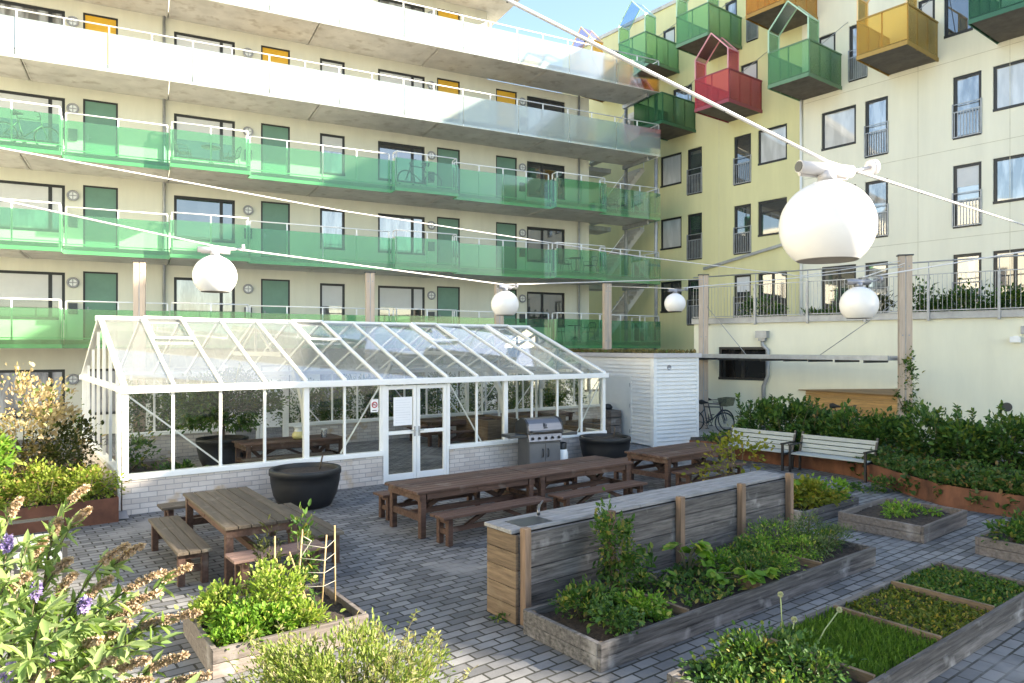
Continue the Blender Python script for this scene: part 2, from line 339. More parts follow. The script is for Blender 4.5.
def cover(name, label, cat, fr, x0, x1, y0, y1, z, hgt, n, leaf, mat, seed=0, ratio=.5, upright=.6, patch=.0):
    """low cover over a rectangle of a frame: too many leaves to count"""
    rng = np.random.default_rng(seed+101)
    m = max(8, n//40); cx = rng.uniform(x0, x1, m); cy = rng.uniform(y0, y1, m); k = rng.integers(0, m, n)
    x = np.where(rng.random(n) < .35, rng.uniform(x0, x1, n), cx[k]+rng.normal(size=n)*.12); y = np.where(rng.random(n) < .35, rng.uniform(y0, y1, n), cy[k]+rng.normal(size=n)*.12)
    x = np.clip(x, x0, x1); y = np.clip(y, y0, y1)
    hh = hgt*(.35+.65*rng.random(m))[k]; zz = z+hh*rng.random(n)**.6
    ax = rng.normal(size=(n,3)); ax[:,2] = np.abs(ax[:,2])*upright+upright*.6
    root = leaves(name, mat, None, np.stack([x,y,zz],1), ax, leaf*(.6+.7*rng.random(n)), ratio, rng=rng)
    root.location = (fr.o[0], fr.o[1], 0); root.rotation_euler = (0,0,fr.a)
    return tag(root, label, cat, None, 'stuff')
L_dark = leafmat('laurel_leaf', (.026,.072,.018), (.085,.17,.04), .2, .3, (.15,.19,.035))
L_mid = leafmat('mid_leaf', (.030,.080,.018), (.085,.165,.035), .35, .5, (.26,.23,.06))
L_bright = leafmat('bright_leaf', (.085,.20,.025), (.20,.34,.055), .4, .5, (.42,.42,.12))
L_lime = leafmat('lime_leaf', (.15,.25,.04), (.34,.42,.11), .4, .55, (.42,.38,.16))
L_yel = leafmat('yellow_green_leaf', (.12,.15,.02), (.24,.24,.04), .4, .5, (.34,.24,.05))
L_grey = leafmat('grey_green_leaf', (.075,.12,.055), (.17,.22,.11), .3, .6)
L_pink = leafmat('cream_pink_leaf', (.34,.24,.15), (.52,.42,.28), .35, .6, (.10,.17,.04))
L_oliv = leafmat('dark_olive_leaf', (.030,.040,.012), (.075,.085,.028), .3, .5)
L_grass = leafmat('grass_blade', (.07,.15,.02), (.14,.25,.045), .35, .5)
L_cov = leafmat('cover_leaf', (.030,.075,.018), (.075,.135,.035), .3, .5, (.22,.15,.06))
L_bud = leafmat('butterfly_bush_leaf', (.14,.23,.07), (.32,.40,.18), .4, .55)
L_seed = leafmat('dry_floret', (.36,.25,.17), (.58,.45,.33), .25, .8)
L_purp = leafmat('purple_floret', (.20,.15,.38), (.42,.34,.64), .25, .7)
# ------------------------------------------------------------------ ground
GR = Fr(0, 0, 37.8)
m = MB(); m.quad((-300,-300,0),(300,-300,0),(300,300,0),(-300,300,0)); tag(m.build('ground', M_pave), kind='structure')
m = MB(); m.add([(5.2,20.6,.004),(7.4,19.6,.004),(10.2,24.5,.004),(7.0,28.2,.004),(4.2,27.6,.004)], [(0,1,2,3,4)]); tag(m.build('path', M_path), kind='structure')

def window(parent, x0, x1, z0, z1, y, mull=(), pane=None, bars=None, fw=.09, sill=False, transom=(), blind=None):
    """black frame set in the opening; panes, blind and guard bars are its own pieces"""
    m = MB(); a, b = y+.05, y+.12
    m.box(x0,x1,a,b,z1-fw,z1); m.box(x0,x1,a-.07,b,z0,z0+fw)
    m.box(x0,x0+fw,a,b,z0+fw,z1-fw); m.box(x1-fw,x1,a,b,z0+fw,z1-fw)
    for q in mull: m.box(q-fw*.6,q+fw*.6,a+.01,b,z0+fw,z1-fw)
    for q in transom: m.box(x0+fw,x1-fw,a+.015,b,q-.03,q+.03)
    w = m.build('window', M_black, parent)
    part('pane', pane or M_pane, w, lambda m: m.box(x0+fw*.5,x1-fw*.5,b-.03,b+.02,z0+fw*.5,z1-fw*.5))
    if blind: part('blind', pmat('blind_fabric',(.62,.63,.64),.9,var=.03), w, lambda m: m.box(x0+fw,x1-fw,b-.045,b-.035,z1-fw-(z1-z0)*blind,z1-fw))
    if bars:
        g = MB(); zt = z0+bars
        for i in range(9):
            x = x0+.06+(x1-x0-.12)*i/8; g.box(x-.011,x+.011,y-.045,y-.02,z0+.06,zt)
        g.box(x0-.01,x1+.01,y-.05,y-.015,zt,zt+.035); g.box(x0-.01,x1+.01,y-.05,y-.015,z0+.05,z0+.08); g.box(x0-.01,x1+.01,y-.05,y-.015,zt+.27,zt+.295)
        for x in (x0,x1): g.box(x-.02,x+.02,y-.05,y+.04,z0+.04,zt+.32)
        g.build('guard_bars', M_steel, w)
    return w
def door(parent, x0, x1, z0, z1, y, mat):
    d = part('door', mat, parent, lambda m: m.box(x0+.06,x1-.06,y+.05,y+.10,z0,z1-.06))
    def fr(m):
        m.box(x0,x0+.06,y+.03,y+.12,z0,z1); m.box(x1-.06,x1,y+.03,y+.12,z0,z1); m.box(x0+.06,x1-.06,y+.03,y+.12,z1-.06,z1)
    part('door_frame', M_black, d, fr)
    part('handle', M_steel, d, lambda m: (m.box(x0+.12,x0+.16,y+.02,y+.05,z0+.95,z0+1.13), m.box(x0+.12,x0+.26,y,y+.02,z0+1.02,z0+1.045)))
    return d
# ------------------------------------------------------------------ gallery building (left and middle)
LB = Fr(-15.2, 21.24, 27.17); YW = 2.1
lb = empty('apartment_building', (LB.o[0], LB.o[1], 0), LB.a, 'long cream apartment building with open access galleries behind white and green glass railings', 'building')
sx = lambda px, y=0.0: LB.at(px, y)
S0 = -4.5; SE = sx(660); SW = sx(589, YW); ST = sx(487, YW); SR = sx(526)
LV = [H+2.9*i for i in range(6)]
wins = [(-28,65,(50,)),(174,235,(221.5,)),(320,345,()),(378,425,(413,)),(527,565,(543,))]
doors_ = [(83,118),(261,290),(437,460),(496,517)]
holes = []; todo = []
for i in range(-1, 5):
    base = LV[i]+.25 if i >= 0 else 0.0
    top = ST if i == 4 else SW
    for (a,b,mu) in wins:
        x0, x1 = sx(a,YW), sx(b,YW)
        if x1 > top: continue
        hh = (x0, x1, base+.68, base+2.26); holes.append(hh); todo.append(('w', i, hh, [sx(q,YW) for q in mu]))
    for (a,b) in doors_:
        x0, x1 = sx(a,YW), sx(b,YW)
        if x1 > top: continue
        hh = (x0, x1, base+.01, base+2.33); holes.append(hh); todo.append(('d', i, hh, None))
m = MB(); m.wall(S0, SW, 0, LV[4], [h for h in holes if h[3] < LV[4]], YW, .13); m.wall(S0, ST, LV[4], LV[5]+.02, [h for h in holes if h[2] > LV[4]], YW, .13)
m.box(S0, SW, YW+.16, YW+9, 0, LV[4]); m.box(S0, ST, YW+.16, YW+9, LV[4]+.003, LV[5]+.02)
m.quad((SW,YW,0),(SW,YW+.2,0),(SW,YW+.2,LV[4]),(SW,YW,LV[4])); m.quad((ST,YW,LV[4]),(ST,YW+.2,LV[4]),(ST,YW+.2,LV[5]),(ST,YW,LV[5])); m.quad((ST,YW,LV[4]),(SW,YW,LV[4]),(SW,YW+.2,LV[4]),(ST,YW+.2,LV[4]))
m.build('wall', M_cream, lb)
rr = random.Random(3)
for (k, i, h, mu) in todo:
    if k == 'w':
        pn = rr.choice([M_pane, M_pane2, M_pane2, M_pane]) if i < 3 else M_pane2
        bl = rr.choice([None, None, .35, .5]) if i >= 0 else None
        if h[0] > sx(500,YW): pn, bl = M_pane, None
        window(lb, *h, YW, mull=mu, pane=pn, blind=bl)
    else: door(lb, *h, YW, M_ydoor if i >= 3 else (M_gdoor if i >= 0 else M_white))
# roof, slabs with open joints
WG = Fr(-19.1, 19.25, -84.65)                          # unseen wing added on the left to bounce warm sunlight into the court
sw = part('added_wing', M_pale, lb, lambda m: (m.box(0,35.4,-9,0,0,14), m.box(-.1,35.5,-9.1,.12,14,14.3)))
q = Vector((WG.o[0]-LB.o[0], WG.o[1]-LB.o[1])); sw.location = (q.x*LB.ux[0]+q.y*LB.ux[1], q.x*LB.uy[0]+q.y*LB.uy[1], 0); sw.rotation_euler = (0,0,WG.a-LB.a)
for fl_ in range(4):  # window rows of the added wing
    for k in range(8):
        x = 2.4+4.2*k; z = 1.2+3.2*fl_
        wn = part('window', M_black, sw, lambda m: (m.box(x,x+1.5,.0,.05,z,z+.08), m.box(x,x+1.5,.0,.05,z+1.42,z+1.5), m.box(x,x+.08,.0,.05,z+.08,z+1.42), m.box(x+1.42,x+1.5,.0,.05,z+.08,z+1.42), m.box(x+.08,x+1.42,.004,.02,z+.08,z+1.42)))
part('roof', M_conc, lb, lambda m: (m.box(S0, SR, -.1, YW+9, LV[5], LV[5]+.45), m.box(S0, SR+.05, -.14, -.1, LV[5]+.1, LV[5]+.5)))
bumps = [(S0, sx(62,-.5)), (sx(170,-.5), sx(250,-.5)), (sx(395,-.5), sx(458,-.5)), (sx(556,-.5), sx(606,-.5))]
joints = [S0, sx(20), sx(170), sx(320), sx(440), sx(548), SE]
for i in range(5):
    for a, b in zip(joints[:-1], joints[1:]):
        def slab(m):
            m.box(a+.02, b-.02, 0.02, YW, LV[i]+.02, LV[i]+.25)
            m.box(a+.05, a+.075, .3, YW, LV[i]+.005, LV[i]+.02); m.box(b-.075, b-.05, .3, YW, LV[i]+.005, LV[i]+.02)
        part('gallery_slab', M_conc, lb, slab)
    if i < 3:
        for (a,b) in bumps: part('balcony_slab', M_conc, lb, lambda m: m.box(a+.01, b-.01, -.5, .018, LV[i]+.03, LV[i]+.25))
# railings
def run(pts, n_w):                                    # split a plan polyline into panels
    out = []
    for p, q in zip(pts[:-1], pts[1:]):
        L = math.dist(p,q); n = max(1, round(L/n_w))
        for j in range(n):
            out.append(((p[0]+(q[0]-p[0])*j/n, p[1]+(q[1]-p[1])*j/n), (p[0]+(q[0]-p[0])*(j+1)/n, p[1]+(q[1]-p[1])*(j+1)/n)))
    return out
M_greench = pmat('green_channel', (.16,.40,.22), .45, var=.06)
for i in range(5):
    z = LV[i]; e = -.04; be = -.55
    if i >= 3: pl = [(S0,e),(SE,e),(SE,YW)]; gm = M_whitegl; wd = 2.4
    else:
        pl = [(S0,be)]
        for j,(a,b) in enumerate(bumps):
            if j: pl += [(a,e),(a,be)]
            pl += [(b,be),(b,e)]
        pl += [(SE,e),(SE,YW)]; gm = M_greengl; wd = 2.3
    for p, q in run(pl, wd):
        d = Vector((q[0]-p[0], q[1]-p[1], 0)).normalized()*.012
        part('railing_panel', gm, lb, lambda m: m.beam((p[0]+d.x,p[1]+d.y,z+.60),(q[0]-d.x,q[1]-d.y,z+.60),.014,1.20))
    m = MB(); c = MB()
    for p, q in zip(pl[:-1], pl[1:]):
        L = math.dist(p,q); d = Vector((q[0]-p[0], q[1]-p[1])).normalized(); inn = Vector((-d.y, d.x))*.06
        P0 = (p[0]+inn.x+d.x*.06, p[1]+inn.y+d.y*.06); Q0 = (q[0]+inn.x-d.x*.06, q[1]+inn.y-d.y*.06)
        m.tube([(*P0,z+1.45),(*Q0,z+1.45)], .022, 6)
        n = max(1, round(L/1.2))
        for j in range(n+1):
            x, y = P0[0]+(Q0[0]-P0[0])*j/n, P0[1]+(Q0[1]-P0[1])*j/n
            (m if i >= 3 else m).box(x-.02,x+.02,y-.02,y+.02,z+.25,z+1.43)
        if i < 3: c.beam((p[0]+inn.x*.3,p[1]+inn.y*.3,z+.05),(q[0]+inn.x*.3,q[1]+inn.y*.3,z+.05),.03,.12); c.beam((p[0]+inn.x*.3,p[1]+inn.y*.3,z+.30),(q[0]+inn.x*.3,q[1]+inn.y*.3,z+.30),.025,.03)
        else: c.beam((p[0]+inn.x*.3,p[1]+inn.y*.3,z+.03),(q[0]+inn.x*.3,q[1]+inn.y*.3,z+.03),.03,.08)
    m.build('handrail', M_rail, lb); c.build('bottom_channel', M_greench if i < 3 else M_white, lb)
# wall lamps, meter boxes, pipes
for i in range(-1, 5):
    for px in (73, 248, 431, 522):
        x = sx(px, YW)
        if i == 4 and x > ST-.3: continue
        z = (LV[i] if i >= 0 else -.25)+.25+1.93
        lm = part('wall_lamp', pmat('grey_lamp_rim',(.33,.34,.36),.5), lb, lambda m: m.ring((x,YW-.06,z), .15, .035, 20, 6))
        part('diffuser', M_white, lm, lambda m: m.lathe([(.0,.0),(.14,.0)], 16, (0,0,0)) if False else m.disc((x,YW-.055,z), .145, 20, 'y'))
        part('lamp_cross', MATS['grey_lamp_rim'], lm, lambda m: (m.box(x-.14,x+.14,YW-.075,YW-.058,z-.012,z+.012), m.box(x-.012,x+.012,YW-.078,YW-.075,z-.14,z+.14)))
        if i >= 0: part('meter_box', M_dark, lb, lambda m: m.box(x-.13,x+.13,YW-.09,YW,z-1.05,z-.68))
for px in (164, 578): 
    x = sx(px, YW)
    part('drainpipe', M_steel, lb, lambda m: m.tube([(x,YW-.08,0),(x,YW-.08,LV[4] if px == 578 else LV[5])], .05, 8))
# open stair tower at the end
for i in range(0, 4):
    a, b = sx(597,3.0), sx(636,3.0); z0, z1 = LV[i]+.25, LV[i+1]+.05
    def fl(m):
        m.beam((a,3.0,z0),(b,3.0,z1),1.2,.2); n = 12
        for j in range(n): m.box(a+(b-a)*j/n, a+(b-a)*(j+1)/n, 2.42, 3.58, z0+(z1-z0)*j/n+.1, z0+(z1-z0)*(j+1)/n+.06)
    st = part('stair_flight', M_conc, lb, fl)
    part('stair_rail', M_rail, st, lambda m: (m.tube([(a,2.38,z0+1.0),(b,2.38,z1+1.0)], .02, 6), m.tube([(a,2.38,z0),(a,2.38,z0+1.0)], .02, 6), m.tube([(b,2.38,z1),(b,2.38,z1+1.0)], .02, 6)))
    part('landing', M_conc, lb, lambda m: m.box(SW+.05, SE-.1, YW+1.6, YW+2.8, LV[i]+.02, LV[i]+.24))
for (px, y) in ((656,.35), (626,YW+.2)):
    x = sx(px, y); part('column', M_steel, lb, lambda m: m.tube([(x,y,0),(x,y,LV[4])], .085, 10))
for i in range(1,5): part('edge_beam', M_steel, lb, lambda m: m.box(SE-.5,SE-.38,.3,YW+.1,LV[i]-.16,LV[i]+.015))

# ------------------------------------------------------------------ yellow building (right)
RB = Fr(8.4, 34.15, -52.38)
rb = empty('apartment_block', (RB.o[0], RB.o[1], 0), RB.a, 'yellow apartment block with black framed windows and coloured balconies hung on its face', 'building')
rx = lambda px, y=0.0: RB.at(px, y)
A0 = -9.0; A1 = rx(802); A2 = 24.8; A3 = 28.6; RH = 19.7
sq = 1.53; tl = 2.19
RW = []
for hd, nm in ((12.43,'A'),(9.33,'B'),(6.23,'C')):
    RW += [(660.5,681.5,hd,sq,'s'),(687.5,702,hd,tl,'t'),(734,751,hd,tl,'t'),(758,787,hd,sq if nm != 'C' else 2.15,'s'),(865,888,hd,tl,'t'),(953,981.5,hd,tl,'t'),(993,1037,hd,sq if nm != 'C' else 2.1,'s')]
    RW += [(821.5,856,hd,sq if nm != 'C' else 2.15,'s')]
for px in ((673,692),(740.7,757.7),(818,835.5),(918,935)): RW.append((*px,15.53,tl,'d'))
RW += [(849,867,15.53,tl,'t'),(944,973,18.63-3.1+.55,2.2,'s'),(663,675,18.63,tl,'d'),(725,737,18.63,tl,'d'),(747,758,18.63,tl,'t'),(800,815,18.63,tl,'d'),(612,622,18.63,tl,'d')]
RW += [(1062,1100,12.43,sq,'s'),(1062,1100,9.33,sq,'s'),(1062,1100,15.53,sq,'s')]
hs = [(rx(a), rx(b), hd-hh, hd) for (a,b,hd,hh,k) in RW]
m = MB(); m.wall(A0, A1, 0, RH, [h for h in hs if h[1] < A1], 0, .12); m.quad((A0,0,0),(A0,0,RH),(A0,9,RH),(A0,9,0)); m.build('wall', M_yellow, rb)
m = MB(); m.wall(A1, A2, 0, RH, [h for h in hs if h[0] > A1], 0, .12); m.build('wall', M_pale, rb)
part('back_wall_and_added_end', M_pale, rb, lambda m: (m.box(A0+.05, A2, .16, 9, 0, RH-.01), m.box(A2, 35.0, 0, 9, 0, 16.6)))  # second box: unseen lower end, added and sized to place the sun's edge
rbl = lambda x, y: ((x-RB.o[0])*RB.ux[0]+(y-RB.o[1])*RB.ux[1], (x-RB.o[0])*RB.uy[0]+(y-RB.o[1])*RB.uy[1])
wp = [rbl(29.76,6.43), rbl(50,-3.1), rbl(55,6), rbl(36,13)]
part('added_wing', M_pale, rb, lambda m: m.add([(*q,0) for q in wp]+[(*q,18.1) for q in wp], [(4,5,6,7)]+[(i,(i+1)%4,(i+1)%4+4,i+4) for i in range(4)]))  # unseen wing added, its edge angled to throw the shadow line across the court
part('roof_edge', M_conc, rb, lambda m: (m.box(A0-.1, A2+.1, -.08, 9.1, RH, RH+.18)))
part('wall_joint', pmat('joint_line',(.58,.55,.42),.9), rb, lambda m: ([m.box(A1+.1, A2, -.004, 0, z, z+.02) for z in (13.0, 9.9, 6.8)], [m.box(x-.008,x+.008,-.0035,0,4,RH) for x in (rx(719),rx(918),rx(1010))]))  # thin strips a little darker than the wall mark its joints
rr = random.Random(5)
for (a,b,hd,hh,k), h in zip(RW, hs):
    if k == 's':
        pn = M_blind if a in (660.5,821.5) or (a == 758 and hd > 12) else rr.choice([M_pane2, M_pane, M_blind])
        if hd < 7: pn = M_pane
        window(rb, *h, 0, pane=pn, mull=[h[0]+(h[1]-h[0])*.5] if hd < 7 else (), transom=[h[3]-.5] if (a == 758 and hd == 9.33) else ())
    else:
        window(rb, *h, 0, pane=M_pane if a < 760 and k == 't' else M_pane2, bars=.92 if k == 't' else None, fw=.10, blind=.3 if rr.random() < .3 else None)
x = A1; part('drainpipe', M_white, rb, lambda m: m.tube([(x,-.08,4),(x,-.08,13.2)], .055, 8))
part('stair_handrail', M_steel, rb, lambda m: m.beam((rx(705),-.12,RB.h(705,269)),(rx(800),-.12,RB.h(800,240)),.06,.12))
# hung balconies
def bmat(nm, c): return glassmat(nm+'_perforated_panel', tuple(min(1,q*.75+.42) for q in c), diff=tuple(min(.95,q*1.1+.05) for q in c), dfac=.2, rough=.25, ior=1.25, tl=.45)
BC = {'red': (.74,.14,.20), 'green': (.30,.58,.32), 'dark green': (.06,.30,.15), 'orange': (.90,.48,.06), 'yellow': (.95,.57,.10)}
def hung(c, zf, xr, wid=1.7, D=2.4, hood=True, hoodc=None):
    pm = bmat(c.replace(' ','_'), BC[c]); fm = pmat(c.replace(' ','_')+'_balcony_frame', tuple(q*.4 for q in BC[c]), .45, var=.05)
    x0, x1 = xr-wid, xr; zt = zf+1.38
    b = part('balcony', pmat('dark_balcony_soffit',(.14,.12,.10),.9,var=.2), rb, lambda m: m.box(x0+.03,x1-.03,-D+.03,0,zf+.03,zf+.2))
    tag(b, f'{c} perforated metal balcony')
    part('balcony_panel', pm, b, lambda m: m.box(x0,x1,-D,-D+.012,zf,zt))
    for x in (x0,x1-.012): part('balcony_panel', pm, b, lambda m: m.box(x,x+.012,-D+.014,-.02,zf,zt))
    def fr(m):
        m.beam((x0,-D,zt),(x1,-D,zt),.04,.05); m.beam((x0,-D,zt),(x0,0,zt),.04,.05); m.beam((x1,-D,zt),(x1,0,zt),.04,.05)
        m.beam((x0,-D-.01,zf+.06),(x1,-D-.01,zf+.06),.03,.14); m.beam((x1+.01,-D,zf+.06),(x1+.01,0,zf+.06),.03,.14); m.beam((x0-.01,-D,zf+.06),(x0-.01,0,zf+.06),.03,.14)
        for x in (x0,x0+wid/2,x1): m.box(x-.02,x+.02,-D+.02,-D+.06,zf,zt)
        for y in (-D*.66,-D*.33,-.05): 
            for x in (x0+.03,x1-.03): m.box(x-.02,x+.02,y-.02,y+.02,zf,zt)
    part('balcony_frame', fm, b, fr)
    part('tie_rod', M_steel, b, lambda m: m.tube([(x1-.05,-1.5,zt),(x1+.25,0,zt+1.2)], .014, 5))
    if hood:
        ze, za = zf+2.22, zf+3.12; xm = (x0+x1)/2; hd = .72; hp = hoodc or pm
        for x in (x0, x1-.012): part('hood_panel', pm, b, lambda m: m.box(x,x+.012,-D+.02,-D+hd,zt+.03,ze))
        part('hood_roof', hp, b, lambda m: (m.quad((x0,-D,ze),(xm,-D,za),(xm,-D+hd,za),(x0,-D+hd,ze)), m.quad((xm,-D,za),(x1,-D,ze),(x1,-D+hd,ze),(xm,-D+hd,za))))
        def hf(m):
            for y in (-D,-D+hd):
                for x in (x0+.02,x1-.02): m.box(x-.022,x+.022,y-.022,y+.022,zt,ze)
                m.beam((x0,y,ze),(xm,y,za),.045,.045,(0,1,0)); m.beam((xm,y,za),(x1,y,ze),.045,.045,(0,1,0))
            m.beam((x0,-D,ze),(x0,-D+hd,ze),.04,.06); m.beam((x1,-D,ze),(x1,-D+hd,ze),.04,.06)
        part('hood_frame', pmat(c.replace(' ','_')+'_hood_frame', tuple(min(1,q*.7+.25) for q in BC[c]), .45, var=.05), b, hf)
    return b
M_bluep = bmat('blue', (.12,.32,.55)); M_purp = bmat('purple', (.38,.26,.42)); M_dred = bmat('deep_red',(.30,.03,.06))
M_dgr = bmat('deep_green',(.03,.15,.07))
hung('red', 13.15, rx(762), hoodc=M_dred)
hung('green', 16.25, rx(741.8), hoodc=M_dgr)
hung('green', 16.25, rx(679), hoodc=M_bluep)
hung('orange', 16.25, rx(626), hoodc=M_purp)
hung('dark green', 13.15, rx(695.7), hood=False)
hung('orange', 16.25, rx(817.5))
hung('green', 13.15, rx(841.5), hoodc=M_dgr)
hung('yellow', 13.15, rx(938), hoodc=bmat('deep_yellow',(.6,.33,.03)))
hung('dark green', 13.15, rx(969,-2.4)+1.7)
# ------------------------------------------------------------------ terrace wall with railing in front of the yellow building
TW = Fr(7.35, 27.5, -40.2); TL = 17.5; TZ = H+.92
tw = empty('terrace_wall', (TW.o[0], TW.o[1], 0), TW.a, 'pale cream plastered terrace wall topped by a galvanised railing, in front of the yellow block', 'wall')
def twl(p): q = Vector((p.x-TW.o[0], p.y-TW.o[1])); return (q.x*TW.ux[0]+q.y*TW.ux[1], q.x*TW.uy[0]+q.y*TW.uy[1])
wx0 = TW.at(718.5); wx1 = TW.at(767); wz0 = TW.h(740,380); wz1 = TW.h(740,347)
m = MB(); x00 = TW.at(694); m.wall(x00, TL, 0, TZ, [(wx0,wx1,wz0,wz1)], 0, .12); m.quad((x00,0,0),(x00,0,TZ),(x00,5,TZ),(x00,5,0)); m.build('wall', M_low, tw)
part('terrace_deck', M_conc, tw, lambda m: m.add([(x00,.01,TZ+.02),(TL,.01,TZ+.02),(TL,1.2,TZ+.02),(x00,4.6,TZ+.02)], [(0,1,2,3)]))
window(tw, wx0, wx1, wz0, wz1, 0, mull=[(wx0+wx1)/2], pane=panemat('black_pane', (.012,.012,.013), .01))
part('fascia', M_steel, tw, lambda m: (m.box(x00-.05,TL,-.10,-.003,TZ,TZ+.20), m.box(x00-.05,TL,-.13,.05,TZ+.2,TZ+.215)))
def rl(m):
    n = int((TL-x00)/.125)
    for j in range(n):
        x = x00+.125*j; m.box(x-.006,x+.006,-.056,-.044,TZ+.25,TZ+1.38)
    m.box(x00,TL,-.065,-.035,TZ+1.38,TZ+1.41); m.box(x00,TL,-.065,-.035,TZ+.25,TZ+.28)
    m.tube([(x00,-.05,TZ+1.80),(TL,-.05,TZ+1.80)], .025, 6)
    x = x00+.6
    while x < TL: m.box(x-.035,x+.035,-.16,-.075,TZ-.06,TZ+1.40); m.box(x-.015,x+.015,-.065,-.035,TZ+1.4,TZ+1.8); x += 1.85
part('railing', M_steel, tw, rl)
hx = TW.at(764)
def dp(m):
    z = lambda py: TW.h(764, py)
    m.tube([(hx,-.14,z(340)),(hx,-.14,z(345)),(hx+.17,-.10,z(350)),(hx+.17,-.10,z(376)),(hx+.10,-.10,z(381)),(hx+.02,-.10,z(386)),(hx+.02,-.10,0)], .07, 10)
    m.box(hx-.2,hx+.2,-.32,-.003,z(338),z(331)); m.box(hx-.12,hx+.12,-.26,-.05,z(341),z(338))
part('drainpipe', M_steel, tw, dp)
vx = TW.at(1007); vz = TW.h(1007,407); part('vent', M_dark, tw, lambda m: (m.lathe([(.0,0),(.12,0)],16,(0,0,0)) if False else m.disc((vx,-.006,vz), .125, 20, 'y'), m.ring((vx,-.012,vz), .12, .015, 20, 6)))
lx = TW.at(1016); lz = TW.h(1016,340); part('flood_lamp', M_white, tw, lambda m: (m.box(lx-.06,lx+.06,-.10,-.003,lz+.0,lz+.12), m.box(lx-.13,lx+.13,-.24,-.10,lz-.07,lz+.10)))
part('junction_box', M_steel, tw, lambda m: m.box(TW.at(1021),TW.at(1034),-.1,-.003,TW.h(1022,334),TW.h(1022,326)))
# plants on the terrace
for j, px in enumerate((838,872,915,938,958,975,992,1010)):
    q = TW.W(TW.at(px,.75), .75); x, y = twl(q)
    shrub('terrace_shrub', ['dark green shrub on the terrace, behind the railing left of the tall right post','small reddish green shrub on the terrace behind the globe lamp'][0 if j != 1 else 1] if j < 2 else 'low dark green shrub in the row on the terrace right of the tall wooden post',
          'shrub', (q.x,q.y,TZ+.02), (.45,.35,.28+.12*((j*7)%3)), 700, .13, L_dark if j != 1 else L_oliv, 8, .3, group='shrubs in a row on the terrace' if j >= 2 else None, seed=j, stems=4)
for j, px in enumerate((757,770,811)):
    q = TW.W(TW.at(px,.9), .9)
    shrub('terrace_bush', ['dark clipped bush in a box behind the terrace railing, left of the big globe lamp','smaller dark bush beside the boxed one behind the terrace railing','thin grassy plant at the foot of the terrace railing under the big globe lamp'][j], 'bush', (q.x,q.y,TZ+.02), (.45,.3,[.5,.4,.2][j]), 600, .12, L_dark, 8, .3, seed=20+j, stems=4)
# ------------------------------------------------------------------ white shed
SH = Fr(4.26, 21.45, 27.17)
sh = empty('shed', (SH.o[0], SH.o[1], 0), SH.a, 'white clapboard shed with a plain door and a sedum roof beside the greenhouse', 'shed')
SWd, SD, SHt = 1.67, 8.0, 2.66
def sd(m):
    nb = 22; bh = SHt/nb
    dlo, dhi = 1.06, 2.62
    for j in range(nb):
        z0, z1 = j*bh+.03, (j+1)*bh+.03
        def board(p, q, nx, ny):
            m.add([(p[0]+nx*.045,p[1]+ny*.045,z0),(q[0]+nx*.045,q[1]+ny*.045,z0),(q[0]+nx*.006,q[1]+ny*.006,z1),(p[0]+nx*.006,p[1]+ny*.006,z1),(p[0],p[1],z0),(q[0],q[1],z0)], [(0,1,2,3),(4,5,1,0)])
        board((0,0),(SWd,0),0,-1); board((SWd,0),(SWd,SD),1,0)
        if z0 > 2.08: board((0,SD),(0,0),-1,0)
        else: board((0,SD),(0,dhi),-1,0); board((0,dlo),(0,0),-1,0)
    m.box(.001,SWd-.001,.001,SD,0,SHt+.02)
part('siding', M_shed, sh, sd)
part('corner_board', M_white, sh, lambda m: (m.box(-.055,.07,-.055,-.005,0,SHt), m.box(-.055,-.005,-.005,.10,0,SHt))); part('corner_board', M_white, sh, lambda m: m.box(SWd-.06,SWd+.04,-.04,-.005,0,SHt))
dr = part('door', pmat('pale_grey_door',(.72,.73,.71),.5,var=.03), sh, lambda m: m.box(-.03,0,1.14,2.54,.05,2.05))
part('door_frame', M_white, dr, lambda m: (m.box(-.045,0,1.06,1.14,0,2.12), m.box(-.045,0,2.54,2.62,0,2.12), m.box(-.045,0,1.14,2.54,2.05,2.12)))
part('handle', M_steel, dr, lambda m: (m.box(-.06,-.03,2.40,2.45,.92,1.12), m.box(-.085,-.06,2.30,2.44,1.0,1.02)))
part('hinge', M_steel, dr, lambda m: [m.box(-.05,-.03,1.13,1.16,z,z+.12) for z in (.3,1.1,1.75)])
part('roof_fascia', M_pinkw, sh, lambda m: (m.box(-.10,SWd+.10,-.10,SD+.1,SHt+.02,SHt+.15)))
part('wall_vent', M_greymetal, sh, lambda m: (m.disc((.55,-.035,2.38), .075, 16, 'y'), m.ring((.55,-.037,2.38), .07, .012, 16, 5)))
n = 2600; rg = np.random.default_rng(5); pp = np.stack([rg.uniform(-.05,SWd+.05,n), rg.uniform(-.05,SD,n), SHt+.15+0*rg.random(n)],1); aa = rg.normal(size=(n,3)); aa[:,2] = abs(aa[:,2])+.8
tag(leaves('sedum', leafmat('sedum_leaf',(.10,.09,.03),(.20,.15,.06),.2,.7,(.12,.18,.05)), sh, pp, aa, .06+.09*rg.random(n), .5, rng=rg), kind='stuff')
